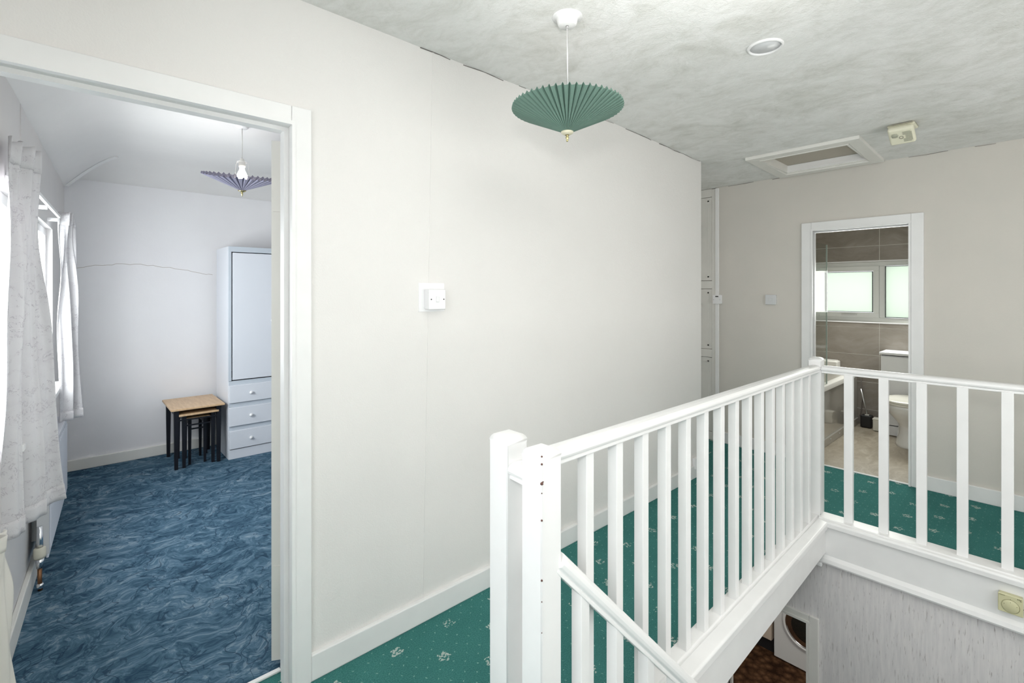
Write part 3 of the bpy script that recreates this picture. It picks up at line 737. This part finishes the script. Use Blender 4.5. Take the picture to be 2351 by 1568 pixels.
for k, (w_, h_) in enumerate(((.0032,.005),(.0032,.005),(.0034,.005))):
    y = ty0+.019-k*.0052; mark(y, tz1-.006, w_, .0012); mark(y+.0011, tz1-.008, .001, .0045); mark(y-.0008, tz1-.009, .0012, .0022)
mark(ty0+.009, tz1-.0135, .006, .0014)
for ang in (20, 90, 160): mark(cy_+.023*math.cos(math.radians(ang)), cz_+.019*math.sin(math.radians(ang)), .0022, .0026)
mark(cy_, cz_+.034, .0014, .003)
m.build('printed_marks', Mat('faded_print', (.13,.12,.06), .6).m, th, kind='stuff')
MB().tube([(XT-.012, ty0-.001, tz0+.032), (XT-.012, ty0-.008, tz0+.022), (XT-.004, ty0-.010, tz0+.004)], .0025, 8).build('cable', 'dark', th)

# ================================================================== ground floor
ST('floor_ground', MB().box(-.9, 6.6, -1.3, 3.3, -2.7, -2.6), 'brown')
KY0, KY1, KZ = .985, 1.50, -.655
w = MB(); w.box(HX-.03, HX+.07, -1.2, KY0, -2.6, -.2).box(HX-.03, HX+.07, KY1, 2.6, -2.6, -.2).box(HX-.03, HX+.07, KY0, KY1, KZ, -.2)
ST('wall_stair_end', w, 'streaks')
d3 = struct('door_3', (HX-.03, 1.25, -2.6))
frame_x(d3, KY0, KY1, KZ, HX-.03, HX+.07, .05, .018, z0=-2.6, mat='gloss_cream')
ST('wall_hall_left', MB().box(-.9, HX-.03, 2.5, 2.6, -2.6, -.19), 'plain')
ST('wall_hall_back', MB().box(-1.0, -.9, -1.3, 2.6, -2.6, -.19), 'plain')
ST('wall_kitchen_far', MB().box(6.42, 6.5, -.6, 3.3, -2.6, -.19), 'plain')
ST('wall_kitchen_side', MB().box(3.5, 6.5, 3.2, 3.3, -2.6, -.19).box(3.5, 6.5, -.7, -.6, -2.6, -.19), 'plain')
ST('ceiling_ground', MB().box(XB+.02, 6.5, -.6, 3.3, -.26, -.195), 'plain')
# washing machine
wx, wy0, wy1 = 5.70, 1.405, 2.005
wm = thing('washing_machine', 'white front-loading washing machine seen through the lower doorway', 'washing machine', (5.98, 1.705, -2.6))
MB().rbox(wx, wx+.56, wy0, wy1, -2.585, -1.75, .012, 3).build('cabinet', 'appliance', wm)
cy2, cz2 = 1.675, -2.12
MB().lathe([(.205,.0),(.205,-.02),(.212,-.035),(.226,-.033),(.238,-.018),(.242,.001)], (wx, cy2, cz2), 56, 'x').build('door_ring', 'appliance', wm)
MB().lathe([(.196,.0),(.198,-.024),(.205,-.028),(.210,-.020)], (wx, cy2, cz2), 56, 'x').build('inner_ring', 'chrome', wm)
MB().lathe([(0,-.034),(.08,-.033),(.15,-.020),(.195,-.006),(.203,.0)], (wx, cy2, cz2), 48, 'x').build('door_glass', 'drumglass', wm)
MB().rbox(wx-.012, wx+.01, wy0+.01, wy1-.01, -1.87, -1.765, .006).build('control_panel', 'appliance', wm)
MB().lathe([(0,-.035),(.024,-.033),(.028,-.012)], (wx, cy2, -1.82), 28, 'x').build('programme_dial', 'plastic_grey', wm)
MB().rbox(wx-.006, wx+.002, wy0+.06, wy0+.20, -2.50, -2.40, .003).build('filter_flap', 'appliance', wm)
MB().box(wx+.03, wx+.5, wy0+.03, wy1-.03, -2.6, -2.583).build('plinth', 'black_plastic', wm)
kc = thing('kitchen_cabinet', 'beige kitchen base cabinet with a black plinth left of the washing machine', 'cabinet', (5.98, 2.35, -2.6))
MB().box(wx+.04, wx+.56, 2.035, 2.76, -2.45, -1.75).build('carcass', 'beige', kc)
MB().rbox(wx+.018, wx+.04, 2.037, 2.395, -2.448, -1.76, .002).build('cabinet_door', 'beige', kc)
MB().rbox(wx+.018, wx+.04, 2.399, 2.758, -2.448, -1.76, .002).build('cabinet_door', 'beige', kc)
MB().box(wx+.07, wx+.5, 2.035, 2.76, -2.6, -2.452).build('plinth', 'black_plastic', kc)
MB().tube([(wx+.005, 2.36, -1.86), (wx+.005, 2.36, -1.99)], .005, 8).build('handle', 'steel', kc)

# ================================================================== bathroom things
# bath along the left side
bt = thing('bathtub', 'white bathtub with a glossy grey side panel seen through the bathroom doorway', 'bathtub', (5.4, 1.72, 0))
x0, x1, y0, y1, zb = XB+.12, XW-.002, 1.318, 2.098, .56
def tub(u, v):    # u around, v from rim outer edge inwards and down
    a = 2*PI*u; cx, cy = (x0+x1)/2, (y0+y1)/2; hx, hy = (x1-x0)/2, (y1-y0)/2
    n = 7; ca, sa_ = math.cos(a), math.sin(a); r = (abs(ca)**n+abs(sa_)**n)**(-1/n)
    prof = [(1,1,zb-.045),(1,1,zb-.006),(.995,.99,zb),(.92,.84,zb),(.90,.80,zb-.01),(.86,.72,zb-.2),(.80,.6,zb-.36),(.70,.45,zb-.40),(0,0,zb-.41)]
    k = int(round(v*(len(prof)-1))); fx, fy, z = prof[k]
    return (cx+hx*fx*ca*r, cy+hy*fy*sa_*r, z)
MB().grid(tub, 72, 8).build('tub', 'bath', bt)
MB().box(x0, x1-.005, 1.350, 1.366, .068, zb-.05).build('side_panel', 'bathpanel', bt)
m = MB(); m.rbox(x0, x1-.005, 1.335, 1.366, 0, .068, .004); pl = m.build('plinth', Mat('satin_grey_plinth', (.42,.40,.36), .3).m, bt)
m = MB()
for x in (5.18, 5.47): m.lathe([(0,-.006),(.006,-.005),(.009,0)], (x, 1.335, .042), 14, 'y')
m.build('panel_screw', 'chrome', pl)
# shower screen
ss = thing('shower_screen', 'clear glass shower screen standing on the bath rim', 'shower screen', (4.85, 1.345, zb))
MB().box(XB+.13, 5.105, 1.342, 1.350, zb+.001, 1.83).build('glass_panel', 'screen', ss)
MB().box(5.105, 5.110, 1.341, 1.351, zb+.001, 1.83).build('edge_strip', 'glass_edge', ss)
# white block on bath end
bk = thing('bath_caddy', 'small off-white shelf block on the far end of the bath', 'bath shelf', (6.13, 1.6, zb))
MB().rbox(6.06, 6.195, 1.50, 1.72, zb+.001, zb+.095, .015, 3).build('block', 'bath', bk)
MB().rbox(6.075, 6.18, 1.52, 1.70, zb+.088, zb+.101, .004).build('lid', 'bath', bk)
# soap dish on rim
sd = thing('soap_dish', 'small pale dish on the near rim of the bath', 'dish', (5.0, 1.40, zb))
MB().lathe([(0,0),(.035,0),(.045,.018),(.041,.018),(.032,.005),(0,.005)], (5.02, 1.39, zb+.001), 24, sx=1.3).build('dish', 'bath', sd)
MB().rbox(4.995, 5.045, 1.375, 1.405, zb+.006, zb+.022, .008, 3).build('soap_bar', 'seat_plastic', sd)
# cistern furniture unit
XU = 5.92; ux0, uy0, uy1 = XU, .56, 1.095
cu2 = thing('cistern_unit', 'white boxed cistern cabinet with an overhanging lid behind the toilet', 'bathroom cabinet', (6.05, .83, 0))
MB().rbox(XU, XW-.002, uy0, uy1, .10, .775, .003).build('carcass', 'laminate', cu2)
MB().rbox(XU-.016, XU, uy0+.002, uy1-.002, .105, .768, .002).build('front_panel', 'laminate', cu2)
MB().rbox(XU-.03, XW-.002, uy0-.01, uy1+.010, .785, .808, .003).build('lid', 'laminate', cu2)
MB().box(XU+.004, XW-.01, uy0+.006, uy1-.006, .774, .786).build('shadow_gap', 'gasket', cu2)
MB().box(XU-.012, XW-.01, uy0+.002, uy1-.002, .005, .095).build('plinth', 'laminate', cu2)
MB().box(XU+.02, XU+.25, uy0+.03, uy1-.03, -.0, .006).build('foot', 'gasket', cu2)
# toilet pan
tc = .825
to = thing('toilet', 'white toilet with ivory lid seen through the bathroom doorway', 'toilet', (5.62, tc, 0))
def ring(z, xb_, xf, w, n=36, p=2.4):
    out = []
    for k in range(n):
        a = 2*PI*k/n; ca, sa_ = math.cos(a), math.sin(a); r = 1.0
        cx = (xb_+xf)/2; L = (xb_-xf)/2
        q = (abs(ca)**p+abs(sa_)**p)**(-1/p) if ca > 0 else 1
        out.append((cx+L*ca*q, tc+w/2*sa_*q, z))
    return out
def loft(rings, caps=True):
    n = len(rings[0]); vs = [q for r in rings for q in r]; fs = [(i*n+k, i*n+(k+1) % n, (i+1)*n+(k+1) % n, (i+1)*n+k) for i in range(len(rings)-1) for k in range(n)]
    m = MB(); m.add(vs, fs, True)
    if caps: m.f += [tuple(range(n)), tuple(len(vs)-n+k for k in range(n))]; m.sm += [True, True]
    return m
loft([ring(0, 5.90, 5.50, .235), ring(.02, 5.90, 5.502, .228), ring(.10, 5.90, 5.535, .200), ring(.17, 5.905, 5.545, .195), ring(.20, 5.905, 5.53, .205), ring(.26, 5.905, 5.455, .28), ring(.31, 5.905, 5.40, .335), ring(.36, 5.905, 5.375, .355), ring(.385, 5.905, 5.372, .358), ring(.392, 5.905, 5.38, .35)]).build('pan', 'ceramic', to)
loft([ring(.393, 5.80, 5.366, .362), ring(.400, 5.80, 5.362, .368), ring(.408, 5.80, 5.366, .362)]).build('seat', 'seat_plastic', to)
loft([ring(.411, 5.81, 5.366, .365), ring(.420, 5.81, 5.362, .370), ring(.430, 5.81, 5.375, .35), ring(.434, 5.80, 5.42, .27)]).build('lid', 'seat_plastic', to)
m = MB()
for y in (tc-.07, tc+.07): m.tube([(5.83, y-.02, .41), (5.83, y+.02, .41)], .012, 12)
m.build('lid_hinge', 'chrome', to)
# toilet brush
br = thing('toilet_brush', 'black square toilet brush holder with a leaning steel handle', 'toilet brush', (6.10, 1.245, 0))
MB().rbox(6.055, 6.150, 1.200, 1.295, .001, .125, .012, 3).build('holder', 'black_plastic', br)
MB().rbox(6.085, 6.12, 1.228, 1.262, .122, .130, .003).build('collar', 'seat_plastic', br)
MB().tube([(6.10, 1.243, .125), (6.118, 1.302, .385)], [.006, .0085], 12).build('handle', 'steel', br)
bn = thing('cream_bin', 'small cream box standing between the toilet brush and the cistern cabinet', 'box', (6.02, 1.14, 0))
MB().rbox(5.985, 6.07, 1.105, 1.175, .001, .118, .008, 3).build('body', 'seat_plastic', bn)
MB().rbox(5.982, 6.073, 1.102, 1.178, .110, .124, .004).build('lid', 'seat_plastic', bn)
# waste pipe seen at the bath's far end
wp = thing('waste_hose', 'thin dark hose hanging beside the far end of the bath panel', 'hose', (6.15, 1.30, .1))
MB().tube([(6.185, 1.325, .56), (6.180, 1.315, .48), (6.175, 1.300, .38), (6.175, 1.297, .25), (6.180, 1.315, .12), (6.185, 1.325, .085)], .0055, 8).build('hose', Mat('grey_hose', (.22,.20,.18), .4).m, wp)

# ================================================================== pendants
def pendant(name, label, x, y, zc, R, r0, h, z_rim, n, mat, tilt=None, lit=False):
    r = thing(name, label, 'pendant light', (x, y, zc))
    MB().lathe([(0,-.034),(.030,-.034),(.036,-.028),(.040,-.008),(.048,-.004),(.050,0)] if not lit else [(0,-.022),(.028,-.022),(.036,-.014),(.040,0)], (x, y, zc+.001), 36).build('ceiling_rose', 'gloss', r)
    if not lit:
        MB().lathe([(0,-.004),(.056,-.004),(.058,0)], (x, y, zc+.001), 36).build('pattress', 'gloss', r)
        MB().lathe([(0,-.042),(.004,-.042),(.006,-.033)], (x, y, zc), 12).build('cord_grip', 'steel', r)
    zb_ = z_rim-h                       # bottom of cone
    T = Matrix.Translation((x, y, zb_))
    if tilt: T = T @ Matrix.Rotation(tilt[0], 4, Vector(tilt[1]))
    hz = z_rim+(.105 if lit else .055)
    MB().tube([(x, y, zc-.02), (x+.001, y, (zc+hz)/2), (x, y, hz)], .0028, 8).build('flex_cord', 'gloss_cream' if lit else 'gloss', r)
    MB().lathe([(.005,.0),(.010,-.002),(.017,-.02),(.020,-.042),(.018,-.055),(0,-.056)], (x, y, hz+.012), 24).build('lamp_holder', 'gloss_cream' if lit else 'gloss', r)
    sh = MB(T); vs = []
    N = 3*n; rr = [r0, R*.4, R*.7, R]
    for k in range(N):
        a = 2*PI*(k//3+(0, .52, .76)[k % 3])/n
        for q in rr:
            z = (q-r0)/(R-r0)*h; amp = .002+.0105*(q/R)
            off = amp*(.75 if k % 3 == 2 else -.25 if k % 3 == 0 else -.12)
            vs.append(((q-off*.25)*math.cos(a), (q-off*.25)*math.sin(a), z+off))
    m4 = len(rr)
    sh.add(vs, [(k*m4+i, ((k+1) % N)*m4+i, ((k+1) % N)*m4+i+1, k*m4+i+1) for k in range(N) for i in range(m4-1)])
    sh.build('lamp_shade', mat, r, solid=.0009)
    MB(T).lathe([(0,-.012),(.012,-.012),(.022,-.006),(.024,.0),(.016,.004),(0,.004)], (0, 0, 0), 24).build('shade_cap', Mat('ivory_cap', (.72,.68,.52), .35).m if not lit else 'brass', r)
    MB(T).lathe([(0,-.038),(.003,-.037),(.0045,-.033),(.003,-.029),(.006,-.025),(.0065,-.021),(.004,-.017),(.008,-.012)], (0, 0, 0), 16).build('finial', 'brass', r)
    return r, T, hz
pendant('pendant_lamp', 'sage green pleated pendant shade hanging over the landing', 1.393, 1.22, 2.44, .210, .018, .092, 2.098, 56, 'shade_green')
ang = math.radians(13.0)
fwd = Vector((math.cos(TH), math.sin(TH), 0)); rt = Vector((math.sin(TH), -math.cos(TH), 0))
p, T, hz = pendant('pendant_lamp', 'lilac grey pleated pendant shade with a lit bulb in the bedroom', .795, 3.38, 2.44, .218, .016, .082, 2.117, 40, 'shade_purple', (ang+.02, tuple((-Vector((-rt.x, -rt.y, 0))+fwd*.6).normalized())), True)
x, y = .795, 3.38
MB().lathe([(.0,.0),(.013,-.002),(.014,-.018),(.022,-.036),(.029,-.055),(.028,-.072),(.018,-.086),(0,-.092)], (x, y, hz-.040), 28).build('bulb', 'bulb', p)
m = MB()
cxx = Vector((x, y, hz-.012)); 
m.tube([cxx+Vector((.030*math.cos(a), .030*math.sin(a), 0)) for a in [2*PI*k/20 for k in range(21)]], .0014, 6)
for s in (1, -1):
    d = rt*s; m.tube([cxx+d*.030, cxx+d*.040+Vector((0,0,-.015)), cxx+d*.046+Vector((0,0,-.12)), cxx+d*.035+Vector((0,0,-.165))], .0014, 6)
m.build('wire_carrier', 'gloss', p)

# ================================================================== bedroom things
# wardrobe
wd = thing('wardrobe', 'pale blue-white wardrobe with three knobbed drawers below its doors', 'wardrobe', (1.35, 4.78, 0))
X0, X1, Y0, Y1, ZT = .975, 1.73, 4.575, 5.02, 1.78
MB().box(X0, X0+.018, Y0+.016, Y1, 0, ZT).box(X1-.018, X1, Y0+.016, Y1, 0, ZT).box(X0+.018, X1-.018, Y0+.016, Y1, ZT-.03, ZT).box(X0+.018, X1-.018, Y1-.01, Y1, 0, ZT-.03).box(X0+.018, X1-.018, Y0+.02, Y1-.01, .66, .675).build('carcass', 'wardrobe', wd, bevel=.0015)
MB().box(X0+.0, X1, Y0+.0, Y0+.016, ZT-.045, ZT).box(X0, X0+.022, Y0, Y0+.016, .655, ZT-.045).box(X1-.022, X1, Y0, Y0+.016, .655, ZT-.045).build('front_frame', 'wardrobe_edge', wd, bevel=.0015)
for a, b in ((X0+.030, (X0+X1)/2-.002), ((X0+X1)/2+.002, X1-.030)):
    d = MB().box(a, b, Y0-.004, Y0+.014, .662, ZT-.052).build('wardrobe_door', 'wardrobe', wd, bevel=.002)
    kx = b-.04 if a < 1.2 else a+.04
    MB().lathe([(0,-.028),(.012,-.024),(.014,-.016),(.007,-.010),(.007,0)], (kx, Y0-.004, 1.15), 18, 'y').build('knob', 'plastic', d)
for z0, z1 in ((.470, .617), (.275, .430), (.085, .236)):
    MB().box(X0+.004, X1-.004, Y0+.006, Y0+.016, z1, z1+.036).build('drawer_rail', 'wardrobe_edge', wd, bevel=.001)
    d = MB().box(X0+.004, X1-.004, Y0-.010, Y0+.014, z0, z1).build('drawer', 'wardrobe', wd, bevel=.003)
    for kx in (X0+.165, X1-.165):
        MB().lathe([(0,-.026),(.012,-.023),(.0145,-.016),(.007,-.009),(.008,0)], (kx, Y0-.010, (z0+z1)/2-.0), 20, 'y').build('knob', 'plastic', d)
MB().box(X0, X1, Y0, Y0+.016, 0, .078).build('plinth', 'wardrobe', wd, bevel=.001)
# nest of tables
def table(label, x0, x1, y0, y1, z, lg, nest_y):
    r = thing('nest_table', label, 'table', ((x0+x1)/2, (y0+y1)/2, 0), 'nest of three side tables')
    MB().rbox(x0-.022, x1+.022, y0-.022, y1+.022, z-.017, z, .004).build('tabletop', 'beech', r)
    MB().box(x0-.0225, x1+.0225, y0-.0225, y1+.0225, z-.0135, z-.0035) if False else None
    for sx_, X in ((0, x0), (1, x1)):
        for sy_2, Y in ((0, y0), (1, y1)):
            cx = X+(lg/2 if sx_ == 0 else -lg/2); cy = Y+(lg/2 if sy_2 == 0 else -lg/2)
            MB().bar((cx, cy, z-.018), (cx, cy, .001), lg, lg, taper=.68, up=(0,1,0)).build('leg', 'black_wood', r)
    for (a, b) in (((x0+lg*.5, y0+lg), (x0+lg*.5, y1-lg)), ((x1-lg*.5, y0+lg), (x1-lg*.5, y1-lg)), ((x0+lg, y1-lg*.5), (x1-lg, y1-lg*.5))):
        MB().bar((*a, z-.040), (*b, z-.040), .016, .040).build('apron_rail', 'black_wood', r)
    MB().bar((x0+lg, y0+.010, z-.098), (x1-lg, y0+.010, z-.098), .012, .010).build('front_stretcher', 'black_wood', r)
    return r
table('largest beech-topped black side table of the nest beside the wardrobe', .600, .925, 4.585, 5.03, .482, .034, 0)
table('middle side table nested under the largest one', .655, .885, 4.60, 4.92, .432, .030, 0)
table('smallest side table, innermost of the nest', .705, .835, 4.66, 4.88, .385, .024, 0)
# black edge band on tops
# radiator under window
rd = thing('radiator', 'white panel radiator under the bedroom window', 'radiator', (-.08, 3.7, .12))
R0, R1, RZ0, RZ1 = 3.23, 4.22, .125, .600
m = MB(WM); m.rbox(.062, .072, R0, R1, RZ0, RZ1, .003)
n = 26
for k in range(n):
    s = R0+.03+(R1-R0-.06)*(k+.5)/n; m.rbox(.070, .078, s-.010, s+.010, RZ0+.03, RZ1-.03, .0035, 1)
m.build('panel', 'radiator', rd)
m = MB(WM); m.rbox(.030, .040, R0, R1, RZ0, RZ1, .003); m.build('back_panel', 'radiator', rd)
MB(WM).rbox(.028, .076, R0, R1, RZ1-.004, RZ1+.012, .002).build('top_grille', 'radiator', rd)
for a, b in ((R0-.004, R0+.001), (R1-.001, R1+.004)): MB(WM).rbox(.030, .074, a, b, RZ0+.02, RZ1+.008, .001).build('side_cover', 'plastic_grey', rd)
for a in (R0+.12, R1-.15): MB(WM).box(.0005, .032, a, a+.03, RZ0+.05, RZ1-.04).build('wall_bracket', 'steel', rd)
m = MB(WM); sV = R0-.045
m.tube([(.045, sV, .152), (.045, sV, .105)], [.017, .012], 14).tube([(.045, sV, .128), (.045, R0+.03, .140)], .009, 10)
vv = m.build('valve_body', 'chrome', rd)
MB(WM).tube([(.045, sV, .30), (.045, sV, .235), (.045, sV, .200)], [.009,.012,.013], 12).build('valve_spindle', 'chrome', rd)
MB(WM).lathe([(0,.0),(.021,.0),(.023,.01),(.022,.045),(.014,.05),(0,.05)], (.045, sV, .152), 18).build('valve_collar', 'valve', vv)
MB(WM).tube([(.045, sV, .105), (.045, sV-.002, .05), (.047, sV-.004, .001)], .0085, 10).build('supply_pipe', 'copper', rd)
MB(WM).lathe([(.009,0),(.013,.004),(.013,.02),(.009,.024)], (.047, sV-.003, .010), 12).build('pipe_union', 'chrome', rd)
# bedroom window
w1 = struct('window_1', (-.2, 3.2, WZ0))
G = -.030
m = MB(WM); fw = .045
m.box(G-.045, G, WS0, WS1, WZ1-fw, WZ1).box(G-.045, G, WS0, WS1, WZ0, WZ0+fw)
for s in (WS0+fw/2, 2.95, 3.62, WS1-fw/2): m.box(G-.045, G, s-fw/2, s+fw/2, WZ0+fw, WZ1-fw)
m.build('window_frame', 'gloss', w1, bevel=.003)
for a, b in ((WS0+fw, 2.95-fw/2), (2.95+fw/2, 3.62-fw/2), (3.62+fw/2, WS1-fw)): MB(WM).box(G-.026, G-.020, a, b, WZ0+fw, WZ1-fw).build('pane', 'glass', w1)
MB(WM).rbox(G-.001, .055, 2.62, WS1+.03, WZ0-.03, WZ0, .006, 3).build('window_sill', 'gloss', w1)
# curtain pole
cp = thing('curtain_rail', 'slim white curtain rail above the bedroom window', 'curtain rail', (-.06, 3.4, 1.84))
MB(WM).bar((.052, 2.62, 1.8365), (.052, 4.12, 1.855), .012, .016).build('rail', 'gloss', cp)
for s in (2.66, 3.45, 4.0): MB(WM).rbox(-.001, .05, s-.012, s+.012, 1.822, 1.842, .003).build('bracket', 'plastic', cp)
br_ = thing('rail_bracket', 'chunky white plastic bracket left of the near curtain top', 'bracket', (-.15, 2.2, 1.9))
m = MB(WM); m.rbox(-.001, .018, 2.10, 2.25, 1.925, 1.955, .004).rbox(.0, .028, 2.20, 2.25, 1.928, 1.952, .004); m.build('body', 'plastic', br_)
for s, z in ((2.240, 1.946), (2.222, 1.934)): MB(WM).lathe([(0,.029),(.004,.029),(.004,.027)], (0, s, z), 10, 'x').build('screw', 'dark', br_)
# curtains: each a pleated sheet given by four plan points
def curtain(name, label, top, bot, z1, z0, folds, amp, seed, group, mat='curtain', nv=40, hem=None, bend=1.0):
    random.seed(seed); ph = [random.uniform(0, 6.28) for _ in range(4)]
    def fn(u, v):
        t = v; tt = t**bend
        a = Vector(top[0])*(1-tt)+Vector(bot[0])*tt; b = Vector(top[1])*(1-tt)+Vector(bot[1])*tt
        p = a.lerp(b, u); d = (b-a).normalized(); nrm = Vector((d.y, -d.x))
        k = amp*(.45+.75*t)
        w_ = k*math.sin(u*folds*2*PI+ph[0]+1.1*t)+k*.45*math.sin(u*folds*4.3*PI+ph[1]+2.5*t)
        w_ += .006*math.sin(t*9+u*7+ph[2])
        pinch = .012*math.sin(t*14+u*16+ph[3])*(1-t)**2
        z = z1+(z0-z1)*t + (hem or 0)*t*(u-.5) + (.006*math.sin(u*folds*2*PI+ph[0]) if t < .02 else 0)
        q = p+nrm*(w_+pinch)+d*(.35*k*math.cos(u*folds*2*PI+ph[0]))
        return (q.x, q.y, z)
    r = thing(name, label, 'curtain', ((bot[0][0]+bot[1][0])/2, (bot[0][1]+bot[1][1])/2, z0), group)
    MB().grid(fn, 72, nv).build('fabric', mat, r, solid=.0016)
    def hemf(u, v):
        x_, y_, z_ = fn(u, 1-v*.045); return (x_+.0022, y_-.0022, z_)
    MB().grid(hemf, 72, 3).build('hem', mat, r, solid=.0012)
    def hd(u, v):
        x_, y_, z_ = fn(u, v*.06); return (x_+.002, y_-.002, z_)
    MB().grid(hd, 72, 3).build('heading_tape', mat, r, solid=.0012)
    return r
curtain('curtain', 'near pale grey patterned curtain bunched at the left edge of the picture', ((-.160,2.50),(-.104,2.70)), ((-.205,2.52),(-.035,2.82)), 1.955, .500, 3.0, .020, 3, 'bedroom window curtains', hem=.05, bend=1.7)
curtain('curtain', 'far patterned curtain hanging in the bedroom corner beyond the window', ((-.045,4.02),(.018,4.12)), ((-.035,4.00),(.065,4.16)), 1.885, .610, 2.3, .016, 11, 'bedroom window curtains')
curtain('draped_cloth', 'off-white cloth hanging at the bottom left edge of the picture', ((-.175,2.02),(-.150,2.20)), ((-.165,2.0),(-.108,2.08)), .66, .06, 1.2, .008, 5, None, 'cloth')
